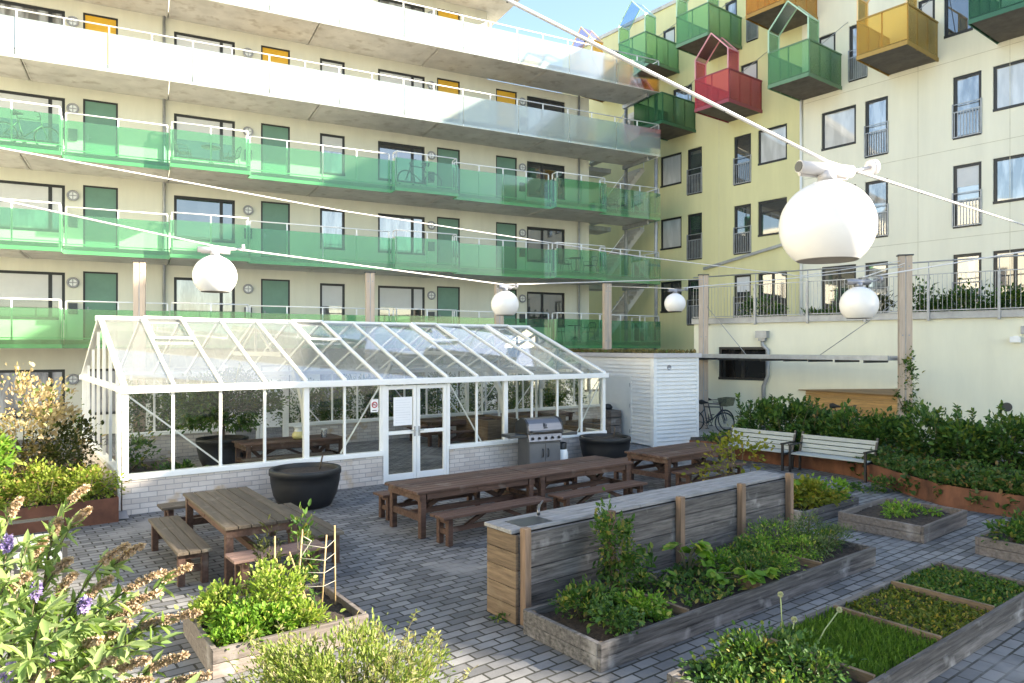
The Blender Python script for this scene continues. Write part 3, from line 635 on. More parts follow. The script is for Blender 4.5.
# ------------------------------------------------------------------ greenhouse
GH = Fr(-6.89, 12.64, 36.01); GL, GW, GE, GR_, GS = 11.67, 7.0, 2.16, 3.55, .72
gh = empty('greenhouse', (GH.o[0], GH.o[1], 0), GH.a, 'large white framed greenhouse with glass gable roof on a low white brick base', 'greenhouse')
NB = 14; bw = GL/NB; D0, D1 = GH.at(383.5), GH.at(449)
def plinth(m):
    m.box(0,D0,0,.12,0,GS-.10); m.box(D1,GL,0,.12,0,GS-.10); m.box(0,.12,.12,GW-.12,0,GS-.10); m.box(GL-.12,GL,.12,GW-.12,0,GS-.10); m.box(0,3.6,GW-.12,GW,0,GS-.10); m.box(5.3,GL,GW-.12,GW,0,GS-.10)
part('brick_base', M_brick, gh, plinth)
def sill(m):
    z0, z1 = GS-.10, GS
    m.box(-.03,D0,-.03,.16,z0,z1); m.box(D1,GL+.03,-.03,.16,z0,z1); m.box(-.03,.14,.16,GW-.16,z0,z1); m.box(GL-.14,GL+.03,.16,GW-.16,z0,z1); m.box(-.03,3.6,GW-.16,GW+.03,z0,z1); m.box(5.3,GL+.03,GW-.16,GW+.03,z0,z1)
part('sill', M_white, gh, sill, .008)
def post(x, y, w, z0=GS, z1=GE, nm='mullion'): part(nm, M_white, gh, lambda m: m.box(x-w/2,x+w/2,y-w/2,y+w/2,z0,z1))
for j in range(NB+1):
    x = j*bw; big = j in (0,14)
    w = .10 if big else (.11 if j in (4,10) else .05)
    xx = min(max(x,.05),GL-.05)
    if not (D0-.02 < x < D1+.02): post(xx, .05, w)
    post(xx, GW-.05, w, GS if not (3.7 < x < 5.2) else 2.1)
for y in (1.0,2.0,3.0,4.0,5.0,6.0):
    for x in (.05, GL-.05):
        zt = GE+(GR_-GE)*(1-abs(y-GW/2)/(GW/2)); post(x, y, .055, GS, zt-.02, 'gable_mullion')
part('eave_beam', M_white, gh, lambda m: (m.box(-.06,GL+.06,-.08,.10,GE,GE+.13)), .01)
part('eave_beam', M_white, gh, lambda m: (m.box(-.06,GL+.06,GW-.10,GW+.08,GE,GE+.13)), .01)
part('gable_beam', M_white, gh, lambda m: m.box(.0,.09,.10,GW-.10,GE,GE+.11)); part('gable_beam', M_white, gh, lambda m: m.box(GL-.09,GL,.10,GW-.10,GE,GE+.11))
part('ridge_beam', M_white, gh, lambda m: m.box(-.06,GL+.06,GW/2-.06,GW/2+.06,GR_,GR_+.12), .01)
for j in range(NB+1):
    x = min(max(j*bw,.03),GL-.03); w = .09 if j in (0,14) else .055
    for s in (0,1):
        y0 = 0 if s == 0 else GW
        part('rafter', M_white, gh, lambda m: m.beam((x,y0,GE+.13),(x,GW/2,GR_+.09),w,.07))
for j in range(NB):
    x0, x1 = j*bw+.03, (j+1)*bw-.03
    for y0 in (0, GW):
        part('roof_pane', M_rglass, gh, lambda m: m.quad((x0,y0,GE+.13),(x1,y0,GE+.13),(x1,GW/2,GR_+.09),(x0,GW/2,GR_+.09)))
    for y in (.05, GW-.05):
        if y < 1 and D0-.3 < (x0+x1)/2 < D1+.3: continue
        if y > 1 and 3.6 < (x0+x1)/2 < 5.3: continue
        part('wall_pane', M_gglass, gh, lambda m: m.quad((x0,y,GS),(x1,y,GS),(x1,y,GE),(x0,y,GE)))
for x in (.05, GL-.05):
    part('gable_pane', M_gglass, gh, lambda m: m.add([(x,.1,GS),(x,GW-.1,GS),(x,GW-.1,GE),(x,GW/2,GR_),(x,.1,GE)], [(0,1,2,3,4)]))
def brace(a, b): part('diagonal_brace', M_white, gh, lambda m: m.beam(a, b, .025, .03))
brace((.05,.09,GE),(1.72,.09,GS)); brace((5*bw,.09,GE),(4.05*bw,.09,GS)) if False else None
brace((D0-.95,.09,GS+.02),(D0-.05,.09,GE-.02)); brace((D1+.05,.09,GE),(D1+.95,.09,GS)); brace((GL-.95,.09,GS),(GL-.05,.09,GE))
for x in (bw*2, bw*6, bw*10, bw*12): brace((x,GW-.09,GE),(x+1.5*bw,GW-.09,GS))
for j in (4, 10):                                       # portal frames: curved haunch and collar
    x = j*bw
    for y0, s in ((.1,1),(GW-.1,-1)):
        def hz(m):
            pts = [(x,y0+s*.03,1.45),(x,y0+s*.12,1.85),(x,y0+s*.32,2.16),(x,y0+s*.7,2.48)]
            for a, b in zip(pts[:-1], pts[1:]): m.beam(a, b, .08, .14)
        part('frame_haunch', M_white, gh, hz)
    part('collar_beam', M_white, gh, lambda m: (m.beam((x,1.55,2.83),(x,GW-1.55,2.83),.06,.10), m.beam((x,GW/2,2.85),(x,GW/2,GR_),.05,.05), m.beam((x,2.2,2.87),(x,GW/2,GR_-.05),.04,.05), m.beam((x,GW-2.2,2.87),(x,GW/2,GR_-.05),.04,.05)))
for j in (1, 5, 9, 12):
    for (ya, yb) in ((.62,.97),):
        def rv(m):
            f = lambda x, t, up: (x, GW/2*t, GE+.13+(GR_-.04-GE)*t+up)
            x0, x1 = j*bw+.04, (j+1)*bw-.04; u = .06
            for a, b in (((x0,ya),(x1,ya)),((x1,ya),(x1,yb)),((x1,yb),(x0,yb)),((x0,yb),(x0,ya))): m.beam(f(*a,u), f(*b,u), .05, .05)
        part('roof_vent', M_white, gh, rv)
def ghdoor(x0, x1, y, hinge, paper=False):
    zt = GE-.02; zm = 1.05
    def fr(m):
        m.box(x0,x0+.085,y-.03,y+.03,.04,zt); m.box(x1-.085,x1,y-.03,y+.03,.04,zt); m.box(x0+.085,x1-.085,y-.03,y+.03,zt-.09,zt); m.box(x0+.085,x1-.085,y-.03,y+.03,.04,.18); m.box(x0+.085,x1-.085,y-.028,y+.028,zm,zm+.08)
    d = part('door', M_white, gh, fr, .006)
    part('pane', M_gglass, d, lambda m: (m.quad((x0+.08,y,.17),(x1-.08,y,.17),(x1-.08,y,zm),(x0+.08,y,zm)), m.quad((x0+.08,y,zm+.08),(x1-.08,y,zm+.08),(x1-.08,y,zt-.08),(x0+.08,y,zt-.08))))
    hx_ = x1-.05 if hinge < 0 else x0+.05
    part('handle', M_steel, d, lambda m: (m.box(hx_-.018,hx_+.018,y-.045,y-.03,zm-.06,zm+.16), m.box(hx_-.012 if hinge > 0 else hx_-.11,hx_+.11 if hinge > 0 else hx_+.012,y-.075,y-.055,zm+.06,zm+.08)))
    if paper:
        a = x0+.20
        pr = part('paper_notice', pmat('paper',(.83,.84,.86),.8,var=.02), d, lambda m: m.box(a,a+.46,y-.036,y-.031,zm+.20,zm+.83))
        part('printed_lines', pmat('faint_print',(.58,.60,.64),.9), pr, lambda m: [m.box(a+.05,a+.05+w,y-.039,y-.037,zm+.76-.055*q,zm+.765-.055*q) for q, w in enumerate((.28,.36,.33,.36,.2,.35,.36,.3,.36,.24))])
Dm = (D0+D1)/2
ghdoor(D0+.05, Dm-.005, .05, -1, True); ghdoor(Dm+.005, D1-.05, .05, 1)
ghdoor(3.68, 4.44, GW-.05, -1, False); ghdoor(4.46, 5.22, GW-.05, 1)
for (xa,xb,ya) in ((D0-.03,D0+.05,0),(D1-.05,D1+.03,0),(3.6,3.68,GW-.1),(5.22,5.3,GW-.1)): part('door_post', M_white, gh, lambda m: m.box(xa,xb,ya,ya+.1,0,GE))
nx = GH.at(374.5)
sg = part('no_smoking_sign', M_white, gh, lambda m: m.box(nx-.09,nx+.09,.0,.01,1.58,1.86))
def nos(m): m.ring((nx,-.004,1.74), .058, .011, 20, 5); m.beam((nx-.04,-.006,1.78),(nx+.04,-.006,1.70),.006,.018,(0,1,0))
part('prohibition_ring', pmat('sign_red',(.55,.03,.04),.5), sg, nos)
part('cigarette_symbol', M_black, sg, lambda m: (m.box(nx-.04,nx+.025,-.002,-.0005,1.732,1.746), m.box(nx-.05,nx+.05,-.002,-.0005,1.61,1.625)))
part('downpipe', M_white, gh, lambda m: (m.tube([(-.06,-.06,GE),(-.06,-.06,.12)], .03, 8)))
part('gutter_spout', M_greymetal, gh, lambda m: m.add([(-.2,-.34,.02),(.06,-.34,.02),(.06,-.05,.10),(-.2,-.05,.10)], [(0,1,2,3)]))
# soil bed with a plank path in the near left corner of the greenhouse
sb = empty('flower_bed', tuple(GH.W(.9,2.2,0)), GH.a, 'dark soil bed with a pale plank edge in the left front corner inside the greenhouse', 'flower bed')
part('soil', M_soil, sb, lambda m: m.box(-.75,.62,-2.0,2.2,0,.30)); part('edge_plank', M_bedr, sb, lambda m: m.box(.62,.72,-2.0,2.2,0,.36))
q = GH.W(1.15,.75,.3); shrub('bedding_plant','small dark leafy plant in the soil bed just inside the greenhouse corner','plant',tuple(q),(.34,.3,.2),420,.10,L_dark,8,.3,seed=3,stems=4)
q = GH.W(.55,3.3,.3); shrub('bedding_plant','taller dark plant at the back of the soil bed inside the greenhouse','plant',tuple(q),(.4,.4,.35),600,.10,L_mid,8,.3,seed=4,stems=4)

# ------------------------------------------------------------------ tables and benches
def legs4(L, W, w, z1, mat, root, inset=.08):
    for sx_ in (-1,1):
        for sy in (-1,1):
            x, y = sx_*(L/2-inset-w/2), sy*(W/2-w/2-.03)
            part('leg', mat, root, lambda m: m.box(x-w/2,x+w/2,y-w/2,y+w/2,0,z1), .006)
def make_table(L, W, name, label, cat, group, top, leg, loc, deg, Hh=.74, vb=True):
    t = empty(name, loc, R(deg), label, cat, group); n = max(5, round(W/.155)); pw = W/n
    part('tabletop', top, t, lambda m: [m.box(-L/2+random.uniform(-.006,.006),L/2+random.uniform(-.006,.006),-W/2+k*pw+.005,-W/2+(k+1)*pw-.005,Hh-.042+random.uniform(-.002,.002),Hh+random.uniform(-.002,.002)) for k in range(n)], .005)
    part('apron', leg, t, lambda m: (m.box(-L/2+.06,-L/2+.10,-W/2+.03,W/2-.03,Hh-.15,Hh-.046), m.box(L/2-.10,L/2-.06,-W/2+.03,W/2-.03,Hh-.15,Hh-.046), m.box(-.05,.05,-W/2+.03,W/2-.03,Hh-.10,Hh-.046), [m.box(-L/2+.2,L/2-.2,s*(W/2-.06)-.02,s*(W/2-.06)+.02,Hh-.14,Hh-.046) for s in (-1,1)]))
    legs4(L, W, .095, Hh-.047, leg, t)
    part('stretcher', leg, t, lambda m: ([m.box(s*(L/2-.128)-.03,s*(L/2-.128)+.03,-W/2+.125,W/2-.125,.26,.36) for s in (-1,1)], m.box(-L/2+.16,L/2-.16,-.04,.04,.27,.35)))
    if vb:
        for s in (-1,1): part('brace', leg, t, lambda m: (m.beam((s*.75,0,.35),(s*.15,0,Hh-.06),.06,.08), m.beam((s*.72,0,.35),(s*1.05,0,Hh-.06),.06,.08)) if L > 2 else m.beam((s*.5,0,.35),(s*.1,0,Hh-.06),.06,.08))
    return t
def make_bench(L, W, label, group, top, leg, loc, deg, Hh=.45):
    t = empty('picnic_bench', loc, R(deg), label, 'bench', group); n = 3; pw = W/n
    part('seat', top, t, lambda m: [m.box(-L/2+random.uniform(-.005,.005),L/2+random.uniform(-.005,.005),-W/2+k*pw+.005,-W/2+(k+1)*pw-.005,Hh-.04+random.uniform(-.002,.002),Hh+random.uniform(-.002,.002)) for k in range(n)], .005)
    legs4(L, W, .085, Hh-.045, leg, t, .1)
    part('stretcher', leg, t, lambda m: ([m.box(s*(L/2-.143)-.025,s*(L/2-.143)+.025,-W/2+.115,W/2-.115,.16,.24) for s in (-1,1)], m.box(-L/2+.17,L/2-.17,-.03,.03,.165,.235), [m.box(s*(L/2-.143)-.03,s*(L/2-.143)+.03,-W/2+.03,W/2-.03,Hh-.12,Hh-.045) for s in (-1,1)]))
    if L > 1.5:
        for s in (-1,1): part('brace', leg, t, lambda m: m.beam((s*.55,0,.22),(s*.15,0,Hh-.05),.05,.06))
    return t
def loc(x, y): return (x, y, 0)
# left table, planks running front to back
c = Vector((-3.92, 10.2)); ax = -54.7
make_table(2.62, .96, 'picnic_table', 'weathered grey brown plank table left of the black pot, with a bench on every side', 'table', 'wooden tables in the courtyard', M_tgrey, M_tred, loc(c.x,c.y), ax, vb=False)
make_bench(2.2, .42, 'weathered three plank bench along the left side of the left table', None, M_tgrey, M_tred, loc(-4.57,9.78), ax)
make_bench(2.25, .42, 'weathered bench along the right side of the left table, near the black pot', None, M_tgrey, M_tred, loc(-3.12,10.62), ax)
make_bench(1.15, .42, 'short reddish brown bench at the near end of the weathered grey table', None, pmat('red_grey_board',(.20,.125,.10),.7,var=.25,scale=5,stretch=(.35,4,4),bump=.3,island=.12), M_tred, loc(-2.93,8.93), 35.3)
make_bench(1.15, .42, 'short bench at the far end of the left table, by the white brick wall', None, M_tgrey, M_tred, loc(-5.15,11.72), 35.3)
make_table(2.43, 1.08, 'picnic_table', 'long red brown plank table, left one of the two set end to end', 'table', 'wooden tables in the courtyard', M_tred, M_tred, loc(-.83,12.19), 37.9)
make_table(2.43, 1.08, 'picnic_table', 'long red brown plank table set end to end with another, nearer the grill', 'table', 'wooden tables in the courtyard', M_tred, M_tred, loc(1.10,13.70), 37.9)
make_table(2.5, 1.15, 'picnic_table', 'dark brown plank table standing alone in front of the white shed', 'table', 'wooden tables in the courtyard', M_tred, M_tred, loc(3.76,15.83), 39.5)
make_bench(2.15, .40, 'brown bench on the near side of the left long table, next to the wooden counter', 'benches along the long tables', M_tred, M_tred, loc(-.29,11.40), 38.5)
make_bench(2.15, .40, 'brown bench on the near side of the right long table, behind the counter', 'benches along the long tables', M_tred, M_tred, loc(1.58,12.86), 38.5)
make_bench(2.15, .40, 'brown bench on the far side of the left long table, towards the greenhouse doors', 'benches along the long tables', M_tred, M_tred, loc(-1.47,13.02), 37.9)
make_bench(2.15, .40, 'brown bench on the far side of the right long table, close to the grill', 'benches along the long tables', M_tred, M_tred, loc(.50,14.52), 37.9)
make_bench(2.1, .40, 'brown bench on the near side of the table in front of the white shed', 'benches along the long tables', M_tred, M_tred, loc(4.19,15.12), 39.5)
make_bench(2.1, .40, 'brown bench on the far side of the table in front of the white shed', 'benches along the long tables', M_tred, M_tred, loc(3.15,16.72), 39.5)
# inside the greenhouse
q = GH.W(4.05,3.1); make_table(2.5, 1.05, 'picnic_table', 'brown plank table inside the greenhouse, left half, with a jug on it', 'table', 'wooden tables in the greenhouse', M_tred, M_tred, tuple(q), 36.0)
q2 = GH.W(9.9,5.1); make_table(2.4, 1.05, 'picnic_table', 'brown plank table inside the greenhouse seen through its open framed doors', 'table', 'wooden tables in the greenhouse', M_tred, M_tred, tuple(q2), 36.0)
make_bench(2.1,.4,'bench inside the greenhouse on the near side of the table with the jug', 'benches in the greenhouse', M_tgrey, M_tred, tuple(GH.W(3.75,2.25)), 36.0)
make_bench(2.1,.4,'bench inside the greenhouse on the far side of the table with the jug', 'benches in the greenhouse', M_tred, M_tred, tuple(GH.W(4.1,3.98)), 36.0)
make_bench(2.1,.4,'bench inside the greenhouse on the near side of the table behind the doors', 'benches in the greenhouse', M_tred, M_tred, tuple(GH.W(9.9,4.2)), 36.0)
make_bench(2.1,.4,'bench inside the greenhouse on the far side of the table behind the doors', 'benches in the greenhouse', M_tred, M_tred, tuple(GH.W(9.9,6.0)), 36.0)
q = GH.W(4.2,2.95,.745)
jg = empty('jug', tuple(q), 0, 'round clear jug of pale yellow drink on the greenhouse table', 'jug')
part('body', pmat('lemonade',(.62,.56,.25),.2,var=.05), jg, lambda m: m.lathe([(.0,0),(.11,.0),(.155,.07),(.15,.13),(.10,.19)], 20)); part('rim', M_white, jg, lambda m: m.lathe([(.10,.19),(.085,.24),(.12,.30),(.13,.31)], 20))
q = GH.W(4.85,2.95,.745); jr = empty('drinking_glass', tuple(q), 0, 'tall clear jar beside the jug on the greenhouse table', 'jar')
part('body', glassmat('jar_glass',(.9,.92,.92),extra=.1,diff=(.7,.72,.72),dfac=.3), jr, lambda m: m.lathe([(.0,0),(.075,.0),(.075,.2)], 16)); part('rim', M_white, jr, lambda m: m.ring((0,0,.2), .075, .008, 16, 5, 'z'))
q = GH.W(2.05,1.2); wc = empty('watering_can', tuple(q), R(36), 'beige metal watering can on the greenhouse floor beside the soil bed', 'watering can')
M_can = pmat('beige_enamel', (.46,.36,.24), .5, var=.1)
part('body', M_can, wc, lambda m: (m.lathe([(0,0),(.17,0),(.17,.30),(.14,.34),(0,.35)], 20)))
part('spout', M_can, wc, lambda m: m.tube([(.15,0,.08),(.34,0,.25),(.50,0,.40)], [.035,.028,.022], 8)); part('handle', M_can, wc, lambda m: m.tube([(-.15,0,.08),(-.28,0,.22),(-.18,0,.40),(.05,0,.44),(.14,0,.33)], .014, 6))
part('rose', M_can, wc, lambda m: m.tube([(.49,0,.39),(.55,0,.45)], [.025,.06], 10))
for j in range(2):
    q = GH.W(GL-1.0-j*.02, 1.2+3.1*j); bx = empty('raised_bed', tuple(q), GH.a, ['low brown raised bed inside the greenhouse at its right end, near the front','low brown raised bed inside the greenhouse at its right end, near the back'][j], 'planter')
    part('board', M_endw, bx, lambda m: (m.box(-.55,.55,-.9,-.84,0,.8), m.box(-.55,.55,.84,.9,0,.8), m.box(-.55,-.49,-.84,.84,0,.8), m.box(.49,.55,-.84,.84,0,.8))); part('soil', M_soil, bx, lambda m: m.box(-.49,.49,-.84,.84,0,.7))

# ------------------------------------------------------------------ big black pots
def pot(loc_, label, r=.66, h=.70, twig=True):
    t = empty('planter_pot', loc_, 0, label, 'pot', 'big round black pots')
    part('bowl', M_pot, t, lambda m: m.lathe([(.0,.0),(r*.66,.0),(r*.72,.02),(r*.88,h*.33),(r*.955,h*.66),(r*.97,h*.86),(r*1.0,h*.87),(r*1.0,h),(r*.985,h+.012),(r*.90,h+.012),(r*.89,h),(r*.88,h-.10)], 48))
    part('soil', M_soil, t, lambda m: m.lathe([(r*.885,h-.07),(r*.6,h-.04),(r*.3,h-.05),(0,h-.035)], 32))
    if twig: part('bare_twig', M_bark, t, lambda m: m.tube([(.35*r,.2*r,h-.06),(.4*r,.22*r,h+.12),(.42*r,.3*r,h+.24)], .016, 6))
    return t
pot((-3.9,13.5,0), 'big black pot of bare soil beside the weathered grey plank table')
pot((2.38,18.3,0), 'big black pot of bare soil at the right greenhouse corner, beside the grill')
q = GH.W(2.8,4.45); pot(tuple(q), 'big black pot with a leafy tree inside the greenhouse', .62, .72, False)
tr = empty('tree', (q.x,q.y,.62), 0, 'small dense dark green tree growing in the pot inside the greenhouse', 'tree')
part('trunk', M_bark, tr, lambda m: (m.tube([(0,0,0),(.03,.02,.4),(0,0,.9),(.05,.05,1.6)], [.04,.035,.03,.012], 7), [m.tube([(0,0,.5+.12*k),(.4*math.cos(k*2.1),.4*math.sin(k*2.1),.75+.14*k),(.75*math.cos(k*2.1),.75*math.sin(k*2.1),.85+.14*k)], [.02,.014,.006], 5) for k in range(6)]))
rg = np.random.default_rng(8); p_, a_, c_ = crown(6500, (1.15,1.0,.66), 34, .17, rg, .25); p_[:,2] += .32
leaves('crown', L_dark, tr, p_, a_, .07+.07*rg.random(len(p_)), .45, rng=rg)
# ------------------------------------------------------------------ grill
gl = empty('gas_grill', (.66,17.25,0), R(28), 'large gas grill with a silver lid and dark side shelves against the greenhouse wall', 'grill')
M_gbody = pmat('grill_grey', (.10,.105,.115), .45, .3, var=.08)
part('cabinet', M_gbody, gl, lambda m: (m.box(-.44,.44,-.26,.28,.10,.84)), .01)
for s in (-1,1):
    d = part('cabinet_door', pmat('grill_door_grey',(.16,.165,.175),.4,.3,var=.08), gl, lambda m: m.box(.005 if s > 0 else -.42,.42 if s > 0 else -.005,-.285,-.262,.13,.70), .006)
    part('handle', M_black, d, lambda m: m.tube([(s*.07,-.29,.38),(s*.075,-.325,.42),(s*.075,-.325,.54),(s*.07,-.29,.58)], .013, 6))
cp = part('control_panel', M_lid, gl, lambda m: m.add([(-.46,-.33,.76),(.46,-.33,.76),(.46,-.27,.93),(-.46,-.27,.93),(-.46,-.2,.76),(.46,-.2,.76),(.46,-.2,.93),(-.46,-.2,.93)], [(0,1,2,3),(5,4,7,6),(0,3,7,4),(1,5,6,2),(0,4,5,1),(3,2,6,7)]), .006)
for k in range(5): part('knob', M_black, cp, lambda m: m.tube([(-.36+.18*k,-.31,.845),(-.36+.18*k,-.355,.83)], [.03,.024], 10))
def lid(m):
    prof = [(-.30,.95),(-.31,1.02),(-.25,1.18),(-.14,1.27),(.02,1.30),(.18,1.27),(.28,1.16),(.30,.95)]
    vs = [(s*.46,y,z) for s in (-1,1) for (y,z) in prof]; n = len(prof)
    m.add(vs, [tuple(range(n))[::-1], tuple(range(n,2*n))]+[(i,i+1,n+i+1,n+i) for i in range(n-1)])
ld = part('lid', M_lid, gl, lid, .01)
part('handle', M_lid, ld, lambda m: (m.tube([(-.40,-.37,1.0),(.40,-.37,1.0)], .018, 8), m.tube([(-.36,-.30,1.0),(-.36,-.37,1.0)], .012, 6), m.tube([(.36,-.30,1.0),(.36,-.37,1.0)], .012, 6)))
def lidcap(x): part('lid_end', M_black, ld, lambda m: m.add([(x-.03,-.305,.945),(x+.03,-.305,.945),(x-.03,-.255,1.19),(x+.03,-.255,1.19),(x-.03,-.14,1.28),(x+.03,-.14,1.28),(x-.03,.02,1.31),(x+.03,.02,1.31),(x-.03,.29,1.17),(x+.03,.29,1.17),(x-.03,.305,.945),(x+.03,.305,.945)], [(0,1,3,2),(2,3,5,4),(4,5,7,6),(6,7,9,8),(8,9,11,10),(0,2,4,6,8,10),(1,11,9,7,5,3)]))
lidcap(-.47); lidcap(.47)
part('lid_emblem', M_black, ld, lambda m: (m.beam((-.05,-.292,1.10),(-.03,-.262,1.19),.006,.02,(0,1,0)), m.beam((-.02,-.294,1.09),(.0,-.266,1.18),.006,.02,(0,1,0)), m.beam((.015,-.294,1.09),(.035,-.274,1.155),.006,.02,(0,1,0)), m.beam((-.05,-.300,1.075),(.05,-.300,1.075),.02,.012,(0,1,0))))
for s in (-1,1): part('side_shelf', M_dark, gl, lambda m: (m.box(.47 if s > 0 else -.92,.92 if s > 0 else -.47,-.27,.24,.86,.93)), .01)
part('wheel', M_black, gl, lambda m: [m.tube([(sx_*.36-.025,yy,.055),(sx_*.36+.025,yy,.055)], .055, 12) for sx_ in (-1,1) for yy in (-.2,.2)])
gb = empty('gas_bottle', (1.22,17.45,0), 0, 'white gas bottle with a black top standing right of the grill', 'gas bottle')
part('body', M_white, gb, lambda m: m.lathe([(0,0),(.13,0),(.15,.04),(.15,.40),(.12,.50),(.05,.54)], 20)); part('collar', M_black, gb, lambda m: m.lathe([(.11,.50),(.12,.66),(.10,.67)], 16))
q = SH.W(-.32,1.9); wd = empty('wooden_box', tuple(q), SH.a, 'small grey board box standing in front of the shed door behind the right pot', 'box')
part('board', M_bedr, wd, lambda m: [m.box(-.2,.2,-.42,.42,.05+.24*k,.27+.24*k) for k in range(4)], .006)
part('dark_bag', M_black, wd, lambda m: m.lathe([(.0,.0),(.13,.0),(.16,.07),(.09,.16),(0,.18)], 10, (0,.05,1.0)))

# ------------------------------------------------------------------ wooden counter wall with worktop
CW = Fr(.075, 7.68, 38.5); CL = 5.32; CD = .52
cw = empty('counter', (CW.o[0], CW.o[1], 0), CW.a, 'long chest high wooden counter wall of grey boards with a pale worktop and upright posts', 'counter')
def bd(m):
    hb = .96/5
    for k in range(5):
        xs = [0, 1.32+.02*(k%2), 2.66, 4.0, CL]
        for a, b in zip(xs[:-1], xs[1:]): m.box(a+.004, b-.004, -.002*(k%3), .045, k*hb+.004, (k+1)*hb-.004)
part('front_board', M_bedw, cw, bd, .004)
part('back_board', M_bedw, cw, lambda m: [m.box(0,CL,CD-.045,CD,k*.192+.004,(k+1)*.192-.004) for k in range(5)], .004)
part('end_board', M_endw, cw, lambda m: [m.box(-.045,-.002,.0,CD,k*.192+.004,(k+1)*.192-.004) for k in range(5)], .004)
part('end_board', M_bedw, cw, lambda m: [m.box(CL+.002,CL+.045,.0,CD,k*.192+.004,(k+1)*.192-.004) for k in range(5)], .004)
part('worktop', M_cap, cw, lambda m: [m.box(a+.004,b-.004,y0,y1-.004,.965,1.01) for a, b in ((-.07,2.0),(2.0,CL+.07)) for y0, y1 in ((.05,.30),(.30,CD+.03))], .006)
for x, h in ((.05,1.04),(1.36,1.04),(2.66,1.04),(4.02,1.05),(CL-.04,1.06)):
    part('post', M_postw if x != 1.36 else pmat('dark_post_wood',(.12,.075,.05),.85,var=.25), cw, lambda m: m.box(x-.045,x+.045,-.098,-.006,0,h), .006)
part('tap', M_lid, cw, lambda m: (m.tube([(.62,.40,1.01),(.62,.40,1.11),(.58,.34,1.14),(.45,.2,1.14),(.42,.17,1.10)], .018, 8), m.tube([(.62,.40,1.11),(.72,.44,1.16)], .012, 6)))
part('basin', M_dark, cw, lambda m: m.box(.12,.56,.09,.40,1.0105,1.014))
# ------------------------------------------------------------------ raised beds
def boards(m, x0, x1, y0, y1, h, n=2, t=.05):
    hb = h/n
    for k in range(n):
        z0, z1 = k*hb+.003, (k+1)*hb-.003; j = .002*(k%2)
        m.box(x0,x1,y0-j,y0+t,z0,z1); m.box(x0,x1,y1-t,y1+j,z0,z1); m.box(x0-j,x0+t,y0+t+.002,y1-t-.002,z0,z1); m.box(x1-t,x1+j,y0+t+.002,y1-t-.002,z0,z1)
def bed(fr, L, D, h, label, divs=(), mat=None, group='raised beds', posts=True, divz=None):
    """frame origin = near-left corner seen along the long side; the bed lies x 0..L, y -D..0"""
    b = empty('raised_bed', (fr.o[0], fr.o[1], 0), fr.a, label, 'planter', group)
    part('board', mat or M_bedw, b, lambda m: boards(m, 0, L, -D, 0, h), .005)
    part('soil', M_soil, b, lambda m: lumps(m, .045, L-.045, -D+.045, -.045, h-.08, seed=int(L*100)))
    for x in divs: part('divider', M_endw, b, lambda m: m.box(x-.02, x+.02, -D+.055, -.055, h-.15, h+.012))
    if posts: 
        for x in (.07, L-.07):
            for y in (-.07, -D+.07): part('corner_post', M_dark if posts == 2 else M_endw, b, lambda m: m.box(x-.03,x+.03,y-.03,y+.03,.0,h-.02))
    return b
B1 = Fr(.114, 7.43, 37.8); bed(B1, 5.25, 1.14, .26, 'long grey board raised bed with four planted squares below the counter wall', (1.31,2.62,3.94))
B2 = Fr(1.28, 5.92, 37.6); bed(B2, 5.15, 1.14, .28, 'long raised bed with four green squares nearest the camera at the right', (1.29,2.58,3.86))
B3 = Fr(5.41, 11.86, 39.5); bed(B3, 1.78, 1.32, .26, 'square raised bed of dark bare soil with a few seedlings', (), M_bedr)
B4 = Fr(6.67, 10.30, 37.8); bed(B4, 1.70, 1.32, .26, 'square raised bed of green leaves cut off by the right edge', (), M_bedr)
B5 = Fr(4.15, 12.80, 38.8); bed(B5, 1.90, 1.15, .24, 'small raised bed of yellow green leaves beyond the far end of the counter', ())
B6 = Fr(-3.42, 7.43, 35.5); bed(B6, 1.50, 1.28, .27, 'square sunlit raised bed with lettuces and a cane trellis in front of the left table', (), M_bedr)
# ------------------------------------------------------------------ plants in the beds
def at(fr, x, y, z): return tuple(fr.W(x, y, z))
# bed below the counter
shrub('climbing_bean', 'dark bushy climbing bean on a pole against the second counter post', 'plant', at(B1,1.15,-.22,.2), (.26,.2,.48), 1500, .06, L_mid, 14, .2, seed=31, lift=0)
shrub('lettuce_plant', 'bright green lettuce clump at the front left of the bed below the counter', 'plant', at(B1,.95,-.78,.2), (.30,.22,.12), 1300, .055, L_bright, 12, .22, seed=32)
for j,(x,y) in enumerate(((.42,-.45),(.72,-.4),(.45,-.85))): shrub('strawberry_plant', 'dark leafy plant in the left square of the bed below the counter', 'plant', at(B1,x,y,.2), (.26,.2,.15), 700, .055, L_mid if j != 2 else L_dark, 9, .25, group='dark plants in the left square', seed=33+j, stems=4)
shrub('bean_seedling', 'pale stake with thin vine beside the climbing bean', 'plant', at(B1,1.62,-.28,.2), (.14,.12,.2), 130, .08, L_mid, 5, .3, seed=36, stems=3)
cover('leafy_cover', 'low sparse herbs over dark soil in the second square of the bed below the counter', 'ground cover', B1, 1.42, 2.5, -1.05, -.1, .2, .12, 650, .07, L_mid, 1)
